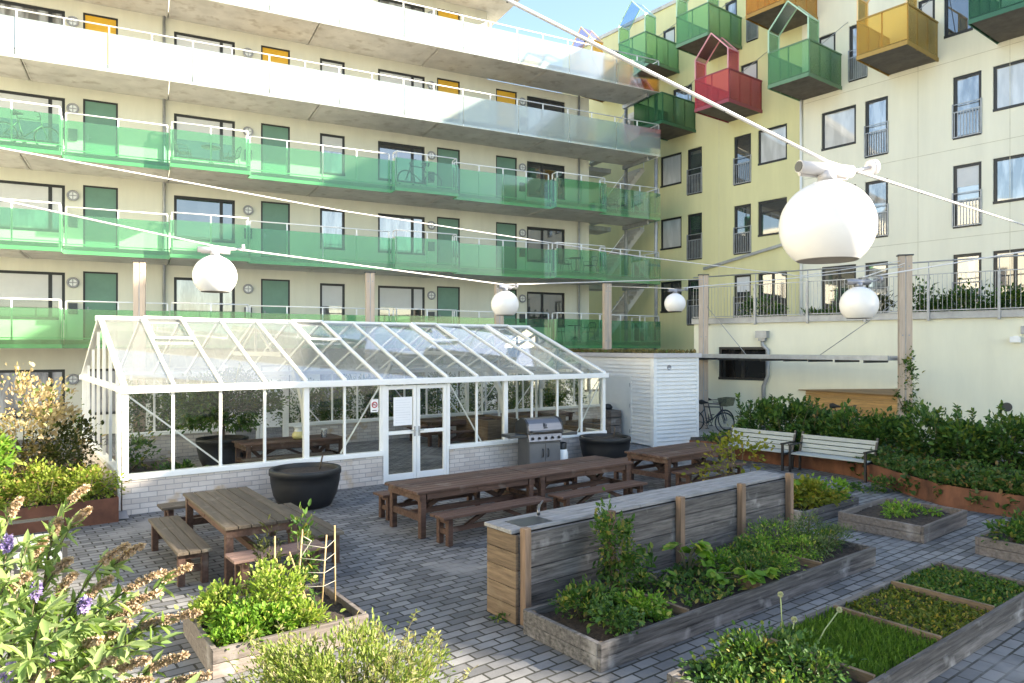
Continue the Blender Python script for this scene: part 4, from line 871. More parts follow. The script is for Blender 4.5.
def bigleaf(name, label, p, n, size, mat, seed, spread=(.35,.25), h=.35, group=None):
    rg = np.random.default_rng(seed); root = empty(name, p, R(38), label, 'plant', group); m = MB(); pos = []; ax = []
    for k in range(n):
        a = rg.uniform(0,6.28); d = rg.uniform(.3,1); e = Vector((math.cos(a)*spread[0]*d, math.sin(a)*spread[1]*d, h*rg.uniform(.45,1)))
        m.tube([(0,0,0), (e.x*.4,e.y*.4,e.z*.75), tuple(e)], [.009,.007,.005], 5)
        for t in range(5):                              # five lobes make one broad palmate leaf
            b = a+(t-2)*.62; pos.append((e.x,e.y,e.z)); ax.append((math.cos(b), math.sin(b), -.15+.1*rg.normal()))
    m.build('stem', M_stem, root); leaves('foliage', mat, root, pos, ax, size*(.8+.4*rg.random(len(pos))), .85, .15, rng=rg); return root
bigleaf('squash_plant', 'squash plant with broad leaves against the counter wall behind the bed', at(B1,2.35,-.25,.2), 9, .15, L_bright, 41, (.35,.2), .42)
bigleaf('squash_plant', 'squash plant with bright broad leaves hanging over the front board of the bed', at(B1,2.75,-.85,.2), 12, .14, L_bright, 42, (.6,.34), .22)
bigleaf('squash_plant', 'small squash plant with few leaves at the wall side of the second square', at(B1,1.75,-.35,.2), 5, .11, L_bright, 43, (.3,.22), .2)
for j in range(7):
    x = 2.85+(j%4)*.3; y = -.3-.42*(j//4)
    shrub('herb_plant', 'bushy dark green herb in the third square of the bed below the counter', 'plant', at(B1,x,y,.2), (.25,.22,.12), 650, .045, L_bright if j%3 == 0 else L_mid, 10, .25, group='herbs in the third square', seed=50+j, stems=4)
for j in range(8):
    x = 4.1+(j%4)*.30; y = -.28-.45*(j//4)
    shrub('herb_plant', 'feathery grey green herb in the far square of the bed below the counter', 'plant', at(B1,x,y,.2), (.27,.24,.19 if j < 4 else .13), 900, .04, L_grey if j%2 else (L_bright if j%4 == 0 else L_mid), 12, .24, .35, group='herbs in the far square', seed=60+j, stems=4)
# nearest bed
for j,(x,y,rz) in enumerate(((.30,-.3,.07),(.72,-.35,.13),(.92,-.72,.15),(.5,-.8,.09),(1.02,-.28,.12),(.2,-.7,.06))):
    shrub('currant_bush', 'dark green bushy plant in the nearest square of the camera side bed', 'plant', at(B2,x,y,.21), (.28,.26,rz), 1100, .045, L_mid if j%2 else L_dark, 16, .24, .6, group='bushy plants in the nearest square', seed=70+j, stems=5)
cover('grass', 'fine bright green grass like seedlings filling the second square of the nearest bed', 'grass', B2, 1.34, 2.53, -1.07, -.06, .18, .06, 5200, .085, L_grass, 2, .10, 1.6)
cover('leafy_cover', 'low yellowish herbs filling the third square of the nearest bed', 'ground cover', B2, 2.64, 3.80, -1.07, -.06, .18, .07, 3200, .045, leafmat('yellowish_herb',(.05,.09,.015),(.14,.17,.03),.35,.5,(.36,.27,.06)), 3)
cover('leafy_cover', 'dense low dark green leaves filling the far square of the nearest bed', 'ground cover', B2, 3.93, 5.06, -1.07, -.06, .18, .09, 3600, .05, L_mid, 4)
def allium(p, tip, label):
    t = empty('allium', p, 0, label, 'flower'); part('stem', pmat('pale_green_stem',(.30,.36,.16),.6), t, lambda m: m.tube([(0,0,0),((tip[0])*.4,tip[1]*.4,tip[2]*.5),tip], .006, 6))
    rg = np.random.default_rng(3); n = 160; d = rg.normal(size=(n,3)); d /= np.linalg.norm(d,axis=1,keepdims=True)
    leaves('flower_head', leafmat('cream_floret',(.50,.50,.36),(.66,.66,.52),.3,.7), t, np.array(tip)+d*.008, d, .021, .5, rng=rg)
allium(at(B2,1.42,-.18,.22), (-.02,.0,.46), 'upright cream onion flower on a long stalk in the nearest bed')
allium(at(B2,1.55,-.42,.22), (.30,.16,.30), 'leaning cream onion flower on a long stalk in the nearest bed')
allium(at(B2,1.36,-.30,.22), (.05,.05,.26), 'short cream onion flower between the two tall ones')
for j,(x,y) in enumerate(((1.0,-.55),(.85,-.75),(1.2,-.7),(1.25,-.95),(.55,-.7))):
    shrub('seedling', ['bright seedling tuft in the middle of the bare soil bed','small green seedling in the bare soil bed','pale seedling at the right of the bare soil bed','pale seedling at the near side of the bare soil bed','tiny seedling at the left of the bare soil bed'][j], 'seedling', at(B3,x,y,.2), (.14,.12,.05) if j else (.24,.17,.07), 110 if j else 300, .055, L_bright, 6, .3, seed=80+j, stems=3, sr=.004)
for j,(x,y) in enumerate(((.35,-.35),(.8,-.4),(1.2,-.3),(.5,-.85),(1.0,-.9),(1.4,-.8))):
    shrub('leaf_vegetable', 'mid green leaf vegetable in the bed cut off by the right edge', 'plant', at(B4,x,y,.2), (.27,.25,.12), 420, .075, L_mid, 8, .28, group='vegetables in the right edge bed', seed=90+j, stems=4, sr=.005)
for j,(x,y) in enumerate(((.4,-.4),(.8,-.35),(1.2,-.4),(1.6,-.45),(.6,-.8),(1.05,-.85),(1.5,-.85))):
    shrub('radish_plant', 'yellow green leafy plant in the bed beyond the counter', 'plant', at(B5,x,y,.18), (.28,.25,.19), 380, .085, L_yel if j%3 else L_bright, 8, .28, .7, group='yellow green plants beyond the counter', seed=100+j, stems=4, sr=.006)
# sunlit bed with trellis
for j,(x,y,rz,mt,l) in enumerate(((.28,-.40,.19,L_lime,'lime green leafy celery at the far left of the sunlit bed'),(.42,-.78,.15,L_bright,'bright green lettuce at the left of the sunlit bed'),(.58,-.98,.15,L_bright,'upright bright green chard at the near side of the sunlit bed'),(.76,-.70,.30,L_lime,'tall lime green celery in the middle of the sunlit bed'),(.90,-.98,.13,L_lime,'low frilly lime green lettuce at the near side of the sunlit bed'),(.28,-1.02,.11,L_bright,'small green lettuce in the near left corner of the sunlit bed'))):
    shrub('lettuce_plant', l, 'plant', at(B6,x,y,.2), (.24,.22,rz*.85), 1300, .05, mt, 18, .24, .6, seed=110+j, stems=5, sr=.006, lift=.7)
shrub('tomato_plant', 'thin dark vine climbing the cane trellis', 'plant', at(B6,1.12,-.42,.2), (.14,.14,.42), 300, .07, L_mid, 10, .26, .4, seed=118, stems=8, sr=.005, lift=0)
shrub('fennel_plant', 'dark feathery plant behind the cane trellis', 'plant', at(B6,.78,-.28,.2), (.2,.18,.38), 520, .08, L_oliv, 12, .26, .25, seed=119, stems=8, sr=.005)
te = empty('trellis', at(B6,1.12,-.52,.2), B6.a, 'leaning bamboo cane trellis with string ties in the sunlit bed', 'trellis')
M_cane = pmat('bamboo', (.42,.30,.15), .6, var=.2, scale=8)
canes = [((-.34,-.02,0),(-.30,.10,.78)),((-.14,-.10,0),(-.02,.05,.82)),((.0,-.12,0),(-.16,.06,.60)),((.12,-.14,0),(.22,-.02,.74)),((.28,-.12,0),(.36,.10,.80))]
for a, b in canes: part('cane', M_cane, te, lambda m: m.tube([a, b], .009, 6))
part('string', pmat('white_string',(.42,.40,.35),.8), te, lambda m: [m.tube([tuple(Vector(p).lerp(Vector(q),t)+Vector((0,-.012,0))) for (p,q) in (canes[1],canes[3],canes[4])], .003, 5) for t in (.3,.48,.65,.82)]+[m.tube([(-.05,0,.55),(.02,.03,.62),(.05,-.02,.7),(-.02,.03,.75)], .006, 5)])

# ------------------------------------------------------------------ slatted courtyard benches
def slat_bench(label, loc_, deg, L, group):
    """back along +y, sitter faces -y"""
    b = empty('garden_bench', loc_, R(deg), label, 'bench', group)
    part('backrest', M_slat, b, lambda m: [m.beam((-L/2,.27+.028*k,.50+.105*k),(L/2,.27+.028*k,.50+.105*k),.028,.092,(0,.25,1)) for k in range(4)], .004)
    part('seat', M_slat, b, lambda m: [m.box(-L/2,L/2,-.25+.098*k,-.16+.098*k,.425,.452) for k in range(5)], .004)
    for s in (-1,1):
        x = s*(L/2-.02)
        part('leg', M_iron, b, lambda m: (m.box(x-.025,x+.025,-.27,-.22,0,.64)))
        part('leg', M_iron, b, lambda m: (m.box(x-.025,x+.025,.20,.25,0,.44), m.beam((x,.235,.44),(x,.40,.92),.05,.05)))
        part('armrest', M_iron, b, lambda m: (m.beam((x,-.30,.655),(x,.28,.655),.055,.035), m.beam((x,-.22,.40),(x,.22,.40),.045,.04)))
    return b
slat_bench('pale slatted bench with black iron legs, left one of the two before the hedge', (6.16,18.13,0), -49.5, 1.8, 'pale slatted benches before the hedge')
slat_bench('pale slatted bench with black iron arms, right one of the two before the hedge', (7.42,16.62,0), -49.5, 1.8, 'pale slatted benches before the hedge')
slat_bench('pale slatted bench at the left edge of the picture, half hidden by the butterfly bush', (-5.92,8.82,0), 126.0, 1.6, None) if False else slat_bench('pale slatted bench at the left edge of the picture, half hidden by the butterfly bush', (-5.98,8.95,0), 37.8+90-0, 1.65, None)
# ------------------------------------------------------------------ corten planters, hedge and shrubs
def strip(name, label, pts, h, mat, cat='planter', t=.012):
    o = empty(name, (pts[0][0],pts[0][1],0), 0, label, cat); ox, oy = pts[0][0], pts[0][1]
    return o, (lambda m: [m.beam((a[0]-ox,a[1]-oy,h/2),(b[0]-ox,b[1]-oy,h/2),t,h) for a, b in zip(pts[:-1], pts[1:])])
cur = [(4.95,19.95),(5.7,19.45),(6.55,18.45),(7.35,17.45),(7.85,16.55),(7.98,15.6),(7.98,14.9),(8.02,14.2),(8.1,13.5),(8.35,13.05),(8.62,12.72),(8.95,12.32),(9.5,11.7),(10.3,10.9)]
o, fn = strip('corten_edging', 'rusty steel planter edging curving below the hedge behind the benches', cur, .40, M_corten); part('steel_edge', M_corten, o, fn)
x0, y0 = cur[0]; back = [(14,12.4),(12.2,15.6),(9.6,18.2),(7.6,20.4),(6.4,21.4),(5.3,21.2)]
part('soil', M_soil, o, lambda m: m.add([(x-x0,y-y0,.33) for x,y in cur+back], [tuple(range(len(cur+back)))]))
hp = [(6.85,19.75),(7.35,19.05),(7.95,18.45),(8.5,17.85),(9.05,17.25),(9.6,16.7),(10.2,16.15),(10.85,15.6),(11.5,15.1),(12.2,14.6),(13.0,14.1)]
for j,(x,y) in enumerate(hp):
    rz = (.54,.60,.49,.57,.52,.61,.48,.56,.60,.47,.57,.53)[j]
    shrub('laurel_bush', 'glossy dark green laurel bush in the hedge along the yellow wall', 'bush', (x,y,.3), (.58,.55,rz), 1500, .13, L_dark, 20, .2, .5, group='laurel bushes of the hedge', seed=130+j, stems=7, lift=.5, hollow=.55)
    shrub('laurel_bush', 'glossy dark green laurel bush in the hedge along the yellow wall', 'bush', (x+.55,y+.55,.25), (.55,.5,rz-.02), 700, .13, L_dark, 14, .22, .5, group='laurel bushes of the hedge', seed=160+j, stems=5, lift=.5, hollow=.55) if j < 10 else None
rg = np.random.default_rng(300)
for j in range(14):
    i = int(rg.integers(0, len(hp)-1)); x, y = hp[i]; x += rg.normal()*.3; y += rg.normal()*.3; zt = 1.42+.3*rg.random()
    e = empty('laurel_shoot', (x,y,.9), 0, 'upright young laurel shoot sticking up out of the hedge', 'shoot', 'laurel shoots above the hedge')
    tp = Vector((rg.normal()*.08, rg.normal()*.08, zt-.9)); part('stem', M_stem, e, lambda m: m.tube([(0,0,0),tuple(tp*.5+Vector((.02,0,0))),tuple(tp)], [.009,.007,.004], 5))
    u = .45+.55*rg.random(24); ps = np.array([tuple(tp*t) for t in u]); aa = rg.normal(size=(24,3)); aa[:,2] = abs(aa[:,2])*.6+.5
    leaves('foliage', L_dark, e, ps, aa, .09+.07*rg.random(24), .42, rng=rg)
# trailing ground cover over the rusty edge
rg = np.random.default_rng(77); pos = []
cv = np.array(cur[4:]); 
for k in range(6200):
    s = rg.uniform(0, len(cv)-1.001); i = int(s); p = cv[i]+(cv[i+1]-cv[i])*(s-i); d = cv[i+1]-cv[i]; nrm = np.array([-d[1], d[0]])/np.linalg.norm(d)
    if nrm[0] < 0: nrm = -nrm
    dist = abs(rg.normal())*.65+.02 if rg.random() > .07 else -abs(rg.normal())*.05-.02
    dist = min(dist, 2.0); wob = math.sin(s*5.1)+math.sin(s*2.3+1)
    if dist < 0 and wob < .2: dist = -dist*6
    z = .40+.20*rg.random()*min(1,dist*3)+.05*wob*min(1,max(0,dist)*2) if dist >= 0 else rg.uniform(.05,.42)
    pos.append((p[0]+nrm[0]*dist, p[1]+nrm[1]*dist, max(.02,z)))
pos = np.array(pos); ax = rg.normal(size=pos.shape); ax[:,2] = abs(ax[:,2])*.6+.3
tag(leaves('trailing_cover', L_cov, None, pos, ax, .07+.06*rg.random(len(pos)), .6, rng=rg), 'trailing leafy ground cover spilling over the rusty planter edge', 'ground cover', None, 'stuff')
rg = np.random.default_rng(78); n = 1800; i = rg.random(n)
pos = np.stack([5.3+i*2.6+rg.random(n)*.5, 19.9-i*3.2+rg.random(n)*.5, .36+.16*rg.random(n)],1); ax = rg.normal(size=(n,3)); ax[:,2] = abs(ax[:,2])
tag(leaves('low_cover', L_mid, None, pos, ax, .09, .5, rng=rg), 'low green ground cover between the benches and the laurel hedge', 'ground cover', None, 'stuff')
shrub('box_bush', 'small rounded light green bush left of the left hedge bench', 'bush', (5.8,19.35,.3), (.36,.3,.2), 700, .08, L_mid, 12, .24, seed=170, stems=4)
shrub('currant_shrub', 'thin shrub with yellow and green leaves between the lone table and the left slatted bench', 'shrub', (4.35,13.9,0), (.75,.5,.62), 620, .085, L_yel, 22, .16, .7, seed=171, stems=18, sr=.007, hollow=.6)
shrub('weed_tuft', 'green weeds at the foot of the rusty edging beside the right bench', 'plant', (7.5,14.85,0), (.45,.25,.12), 380, .08, L_mid, 8, .3, seed=172, stems=3, sr=.004)
for j, (px,py) in enumerate(((532,578),(655,640),(700,600),(505,620))):
    g = G(px,py); shrub('weed_tuft', ['small weed tuft at the foot of the bed near the counter end','weed at the foot of the front board of the long bed','weed tuft in the paving between the two long beds','tiny weed beside the brown end of the counter'][j], 'plant', tuple(g), (.13,.09,.04), 70, .05, L_mid, 5, .3, seed=175+j, stems=2, sr=.002)
# left planter at the greenhouse corner
LP = Fr(-6.72, 12.22, 38.0)
lp = empty('corten_planter', (LP.o[0], LP.o[1], 0), LP.a, 'dark rusty steel planter box along the left end of the greenhouse', 'planter')
part('steel_edge', M_cortend, lp, lambda m: (m.box(-3.6,0,0,.012,0,.42), m.box(-.012,0,.014,5.8,0,.42))); part('soil', M_soil, lp, lambda m: m.box(-3.6,-.015,.015,5.8,0,.36))
for j,(x,y,rx_,rz) in enumerate(((-.45,.48,.48,.28),(-1.05,.42,.5,.31),(-1.7,.42,.5,.27),(-.5,1.0,.45,.24))):
    shrub('spirea_bush', 'low bright green bush with reddish tips at the front of the left rusty planter', 'bush', at(LP,x,y,.34), (rx_,.42,rz), 1500, .06, leafmat('spirea_leaf',(.13,.19,.03),(.28,.34,.06),.4,.5,(.40,.26,.12)), 18, .2, .6, group='low bushes at the front of the left planter', seed=180+j, stems=5, hollow=.6)
shrub('dark_shrub', 'dark olive shrub behind the low bushes beside the greenhouse end', 'shrub', at(LP,-.62,1.9,.34), (.62,.6,.62), 1700, .085, L_oliv, 20, .2, .5, seed=186, stems=8)
shrub('dark_shrub', 'dark brownish shrub left of the olive shrub by the greenhouse', 'shrub', at(LP,-1.5,1.5,.34), (.6,.55,.60), 1500, .085, leafmat('brown_olive_leaf',(.045,.035,.015),(.10,.08,.03),.3,.5), 20, .2, .5, seed=187, stems=8)
shrub('flowering_shrub', 'tall shrub with cream and pink leaf tips at the left greenhouse corner', 'shrub', at(LP,-1.25,2.25,.34), (.95,.8,1.02), 2600, .085, L_pink, 34, .13, .6, seed=188, stems=24, sr=.010, hollow=.6, lift=.6)
shrub('laurel_bush', 'sunlit bright green laurel bush at the left edge of the picture', 'bush', at(LP,-1.95,.95,.34), (.55,.5,.62), 1300, .13, L_bright, 18, .2, .5, seed=189, stems=8)
# shrubs behind the greenhouse
for j in range(11):
    q = GH.W(.6+1.08*j, GW+1.0+.2*(j%2))
    if 3.5 < .6+1.08*j < 5.4: continue
    shrub('garden_shrub', 'dark green shrub in the row behind the greenhouse back wall', 'shrub', (q.x,q.y,.0), (.78,.6,.84+.12*((j*5)%3)), 2300, .10, L_dark if j%2 else L_mid, 16, .2, .5, group='shrubs behind the greenhouse', seed=200+j, stems=5)

# ------------------------------------------------------------------ wooden posts, shelter and wood store
def tall_post(px, Z, ytop, label, w=.30, col=None):
    p = P(px, ytop, Z); o = empty('wooden_post', (p.x,p.y,0), R(-15 if px > 650 else 20), label, 'post', 'tall wooden posts that carry the light cables'); h = p.z
    part('timber', M_beige, o, lambda m: (m.box(-w/2,-.012,-w*.3,w*.3,0,h), m.box(.012,w/2,-w*.3,w*.3,0,h)), .006)
    part('steel_strip', M_steel, o, lambda m: m.box(-.012,.012,-w*.26,w*.26,0,h-.02)); part('cap', M_dark, o, lambda m: m.box(-w/2-.03,w/2+.03,-w*.3-.03,w*.3+.03,h,h+.035))
    part('bolt', M_steel, o, lambda m: [m.tube([(x,-w*.3-.012,z),(x,-w*.3+.01,z)], .022, 8) for x in (-w*.25,w*.25) for z in (h-.3,h*.6,h*.25)])
    return Vector((p.x,p.y,h))
T1 = tall_post(139.5, 20.3, 262, 'tall pale wooden post behind the left end of the greenhouse')
T2 = tall_post(370, 25.0, 273, 'tall wooden post behind the middle of the greenhouse roof')
T3 = tall_post(499, 26.3, 284, 'tall wooden post directly behind the middle globe lamp')
T4 = tall_post(607, 27.0, 283.5, 'tall wooden post in front of the dark green gallery end')
T5 = tall_post(703.5, 26.3, 275.5, 'tall wooden post beside the white shed, left end of the shelter roof', .34)
T6 = tall_post(905, 20.0, 256, 'tall wooden post behind the hedge at the right, with ivy at its middle', .33)
shrub('ivy', 'small ivy climbing the tall wooden post behind the hedge', 'plant', (10.95,19.85,1.2), (.28,.22,.75), 420, .10, L_mid, 12, .22, seed=220, stems=4)
sd_ = Vector((T6.x-T5.x, T6.y-T5.y, 0)); sl = sd_.length; sa = math.degrees(math.atan2(sd_.y, sd_.x))
ss = empty('shelter_roof', (T5.x,T5.y,0), R(sa), 'long flat thin shelter roof between two tall posts, over the bikes and the wood store', 'shelter')
part('roof', M_steel, ss, lambda m: (m.box(-.6,sl-.2,-.50,.75,2.62,2.70)), .01)
part('gutter', pmat('grey_zinc',(.40,.43,.47),.4,.5), ss, lambda m: (m.box(-.65,sl-.15,-.60,-.50,2.62,2.76), m.box(-.6,sl-.2,.75,.85,2.62,2.74)))
part('joist', M_dark, ss, lambda m: [m.box(x,x+.05,-.48,.7,2.54,2.618) for x in [ .2+.9*k for k in range(int(sl/.9))]])
part('stay_rod', M_steel, ss, lambda m: (m.tube([(.05,0,4.6),(1.9,.1,2.7)], .012, 5), m.tube([(sl-.05,0,4.4),(sl-2.8,.1,2.7)], .012, 5)))
p = P(841, 410, 24.3); ws = empty('wood_store', (p.x,p.y,0), R(sa-1), 'long low chest of honey coloured slats with a sloping wooden lid under the shelter', 'chest')
wl = 4.35; wh = 1.55
part('slats', M_log, ws, lambda m: [m.box(-wl/2,wl/2,-.4+.003*(k%2),.45,k*.075+.004,(k+1)*.075-.004) for k in range(20)], .003)
part('lid', pmat('brown_lid_board',(.27,.17,.08),.75,var=.2,scale=4,stretch=(.4,4,4),island=.12), ws, lambda m: [m.add([(-wl/2-.06,-.48+.245*k,wh-.04+.035*k),(wl/2+.06,-.48+.245*k,wh-.04+.035*k),(wl/2+.06,-.48+.245*(k+1)-.008,wh-.04+.035*(k+1)),(-wl/2-.06,-.48+.245*(k+1)-.008,wh-.04+.035*(k+1)),(-wl/2-.06,-.48+.245*k,wh-.07+.035*k),(wl/2+.06,-.48+.245*k,wh-.07+.035*k)], [(0,1,2,3),(4,5,1,0)]) for k in range(4)])
# ------------------------------------------------------------------ bicycles
M_tyre = pmat('tyre_rubber', (.02,.02,.02), .8); M_saddle = pmat('saddle_black', (.025,.022,.02), .6)
def bike(label, loc_, deg, col, group=None, basket=None, r=.34, lean=0.0, scale=1.0):
    b = empty('bicycle', loc_, R(deg), label, 'bicycle', group); b.rotation_euler = (R(lean), 0, R(deg)); b.scale = (scale,)*3
    fm = pmat('bike_'+str(col), col, .35, var=.05)
    for x in (-.52,.52):
        w = part('wheel', M_tyre, b, lambda m: m.ring((x,0,r), r-.018, .019, 28, 6))
        part('rim', M_steel, w, lambda m: m.ring((x,0,r), r-.045, .010, 28, 5))
        part('spokes', M_steel, w, lambda m: ([m.tube([(x,.0,r),(x+(r-.045)*math.cos(a),0,r+(r-.045)*math.sin(a))], .0025, 3, False) for a in [k*math.pi/9 for k in range(18)]], m.tube([(x,-.04,r),(x,.04,r)], .025, 8)))
    bb, st, hd, hd2 = (-.08,0,.29), (-.20,0,.82), (.36,0,.84), (.39,0,.68)
    def fr(m):
        for a, q in ((bb,st),(st,hd),(bb,hd2),(hd,hd2)): m.tube([a,q], .019, 7)
        for s in (-.045,.045): m.tube([(bb[0],s*.4,bb[2]),(-.52,s,r)], .011, 6); m.tube([(st[0]+.02,s*.4,st[2]-.08),(-.52,s,r)], .010, 6); m.tube([hd2,(.43,s,.60),(.52,s,r)], .013, 6)
    part('frame', fm, b, fr)
    part('saddle', M_saddle, b, lambda m: (m.tube([(-.20,0,.82),(-.225,0,.94)], .014, 6), m.tube([(-.36,0,.97),(-.28,0,.975),(-.16,0,.965),(-.06,0,.955)], [.07,.085,.04,.02], 8)))
    part('handlebar', M_black, b, lambda m: (m.tube([hd,(.345,0,.98)], .016, 6), m.tube([(.24,-.30,1.0),(.33,-.22,1.0),(.345,0,.98),(.33,.22,1.0),(.24,.30,1.0)], .013, 6)))
    part('crank', M_dark, b, lambda m: (m.ring((-.08,-.05,.29), .085, .008, 20, 5), m.tube([(-.08,-.06,.29),(-.02,-.07,.13)], .011, 6), m.tube([(-.08,.06,.29),(-.14,.07,.45)], .011, 6), m.box(-.07,.03,-.15,-.07,.12,.14), m.box(-.19,-.09,.07,.15,.44,.46)))
    if basket: 
        k = part('basket', pmat('wicker_grey_green',(.16,.17,.11),.8,var=.3,scale=20,bump=.5,bscale=40), b, lambda m: m.add([(.42,-.16,.80),(.70,-.16,.80),(.70,.16,.80),(.42,.16,.80),(.38,-.21,1.06),(.76,-.21,1.06),(.76,.21,1.06),(.38,.21,1.06)], [(0,3,2,1),(0,1,5,4),(1,2,6,5),(2,3,7,6),(3,0,4,7)]))
    return b
def bike_at(px, py, Z, **k): p = P(px, py, Z); return p
bike('dark city bicycle with a basket parked by the tall post beside the shed', (7.40,26.2,0), -58, (.05,.03,.07), 'bicycles parked beside the shed', True, lean=3, scale=1.12)
bike('dark bicycle half hidden by the right corner of the shed', (6.95,25.2,0), -40, (.03,.04,.05), 'bicycles parked beside the shed', lean=-3, scale=1.08)
q = TW.W(TW.at(843),-1.25); bike('bicycle with an orange frame in front of the slatted wood store, mostly behind the hedge', (q.x-1.3,q.y-1.1,.25), -42, (.55,.12,.04), None, lean=3)
q = TW.W(TW.at(878),-1.3); bike('black bicycle in front of the slatted wood store, only its bars above the hedge', (q.x-1.3,q.y-1.1,.25), -38, (.02,.02,.02), None, lean=-2)
def on_gal(px, y, lv): q = LB.W(LB.at(px,y), y, LV[lv]+.25); return tuple(q)
a = math.degrees(LB.a)
bike('bicycle behind pale green glass on the gallery at the far left', on_gal(26,.1,2), a, (.10,.16,.10), None, lean=2, scale=1.05)
bike('dark mountain bicycle standing behind the green glass of the gallery in the middle', on_gal(420,.1,2), a+180, (.03,.035,.04), None, lean=2, scale=1.05)
# gallery furniture
def cafe_table(label, loc_, col):
    t = empty('cafe_table', loc_, R(20), label, 'table', 'cafe tables on the galleries'); m1 = pmat('cafe_'+str(col), col, .5)
    part('tabletop', m1, t, lambda m: m.lathe([(0,.70),(.31,.70),(.31,.725),(0,.726)], 24)); part('pedestal', m1, t, lambda m: (m.tube([(0,0,.03),(0,0,.70)], .025, 8), [m.tube([(0,0,.25),(.16*math.cos(k*1.571),.16*math.sin(k*1.571),.10),(.28*math.cos(k*1.571),.28*math.sin(k*1.571),.0)], .013, 6) for k in range(4)]))
def cafe_chair(label, loc_, deg, col):
    t = empty('cafe_chair', loc_, R(deg), label, 'chair', 'cafe chairs on the galleries'); m1 = pmat('cafe_'+str(col), col, .5)
    part('seat', m1, t, lambda m: [m.box(-.20,.20,-.20+.08*k,-.14+.08*k,.435,.455) for k in range(5)])
    part('backrest', m1, t, lambda m: (m.tube([(-.2,.19,.44),(-.22,.27,.78),(-.12,.29,.87),(.12,.29,.87),(.22,.27,.78),(.2,.19,.44)], .014, 6), [m.tube([(x,.20,.46),(x,.285,.86)], .007, 5) for x in (-.1,0,.1)], [m.tube([(s*.22,.25,.66),(s*.26,.0,.66),(s*.24,-.16,.62),(s*.2,-.18,.44)], .012, 6) for s in (-1,1)]))
    for sx_ in (-1,1):
        for sy in (-1,1): part('leg', m1, t, lambda m: m.tube([(sx_*.18,sy*.17,.44),(sx_*.23,sy*.23,0)], .012, 6))
DG = (.05,.075,.06)
for lv, pxs, nm in ((2,(184,211,231),'behind pale green glass on the third gallery'),(1,(566,576,590),'behind dark glass on the second gallery'),(0,(559,575,588),'behind dark glass on the lowest gallery')):
    cafe_table(f'small round metal table {nm}', on_gal(pxs[1],.25,lv), DG)
    cafe_chair(f'metal chair left of the round table {nm}', on_gal(pxs[0],.35,lv), a+75, DG); cafe_chair(f'metal chair right of the round table {nm}', on_gal(pxs[2],.35,lv), a-75, DG)
cafe_chair('metal chair behind dark green glass on the third gallery by the stair tower', on_gal(612,.9,2), a+40, DG); cafe_chair('second metal chair beside the rail on the third gallery by the stair tower', on_gal(622,.9,2), a-40, DG)
# ------------------------------------------------------------------ globe lamps on cables
def lamp(p, label, wm, ang):
    o = empty('globe_lamp', tuple(p), R(ang), label, 'lamp', 'white globe lamps on the overhead cables'); r = .225
    prof = [(.07,r*.95)]+[(r*math.sin(t), r*math.cos(t)*.98) for t in [R(x) for x in range(20,145,5)]]
    part('globe', M_globe, o, lambda m: m.lathe(prof, 40)); zb = prof[-1][1]; rb_ = prof[-1][0]
    part('diffuser', pmat('lamp_underside',(.30,.28,.25),.5), o, lambda m: m.lathe([(rb_,zb),(rb_*.96,zb-.004),(rb_*.93,zb+.03),(0,zb+.05)], 32))
    part('bracket', wm, o, lambda m: (m.tube([(-.17,0,.280),(.15,0,.280)], .031, 12), m.tube([(-.14,.03,.255),(.15,.03,.255)], .012, 8), m.tube([(0,0,r*.93),(0,0,.27)], .045, 12)))
    part('tube_end', M_dark, o, lambda m: m.tube([(-.174,0,.280),(-.170,0,.280)], .026, 12))
    part('clamp', wm, o, lambda m: (m.tube([(.27,0,.312),(.30,0,.316)], .038, 12), m.tube([(.15,0,.285),(.2,0,.292),(.275,0,.312)], .010, 6)))
    return Vector(p)+Vector((0,0,.318))
D_ = .45
def lp_at(px, py, dia): return P(px, py, D_*F/dia)
def cable(label, pts, r=.016, sag=.0, n=14):
    out = []
    pts = [Vector(p) for p in pts]
    for a, b in zip(pts[:-1], pts[1:]):
        L = (b-a).length
        for k in range(n): t = k/n; q = a.lerp(b,t); q.z -= sag*L*L*t*(1-t)*.01; out.append(q)
    out.append(pts[-1]); o = pts[0]
    e = empty('overhead_cable', tuple(o), 0, label, 'cable'); part('wire', M_cable, e, lambda m: m.tube([q-o for q in out], r, 6))
    ties = []
    part('cable_tie', M_dark, e, lambda m: [m.tube([q-o-Vector((0,0,r*1.3)), q-o+Vector((0,0,r*1.3))], r*.45, 5) for q in out[2::3]])
    return e
def ang(a, b): return math.degrees(math.atan2(b[1]-a[1], b[0]-a[0]))
A_ = Vector((0-.02,3.0,H+348*3.0/F)); A2_ = P(1024,225,8.2)
L1 = lp_at(827,226,91); t1 = lamp(L1, 'very large looking white globe lamp hanging closest to the camera before the yellow building', M_pinkw, ang(A_, L1))
st_ = A_+(A_-t1)*1.6
cable('thick white cable carrying the largest globe lamp across the upper right', [st_, A_, t1, A2_, A2_+(A2_-t1)*.5], .0085)
L2 = lp_at(215,276,42); L3 = lp_at(505,304.5,28); L4 = lp_at(675,303.5,21); L5 = lp_at(859,304.5,36.5)
C0 = P(0,200,7.0)
t2 = lamp(L2, 'white globe lamp hanging above the left part of the greenhouse', M_pinkw, ang(C0, L2)); t3 = lamp(L3, 'white globe lamp hanging above the far end of the greenhouse roof', M_greymetal, ang(L2, L3)); t4 = lamp(L4, 'smallest white globe lamp, hanging above the white shed', M_greymetal, 20); t5 = lamp(L5, 'white globe lamp hanging in front of the terrace railing, left of the tall right post', M_greymetal, 8)
cable('cable carrying the two globe lamps over the greenhouse', [C0+(C0-t2)*.6, C0, t2, t3, P(662,280,17.5), T5-Vector((0,0,.15))], .0105)
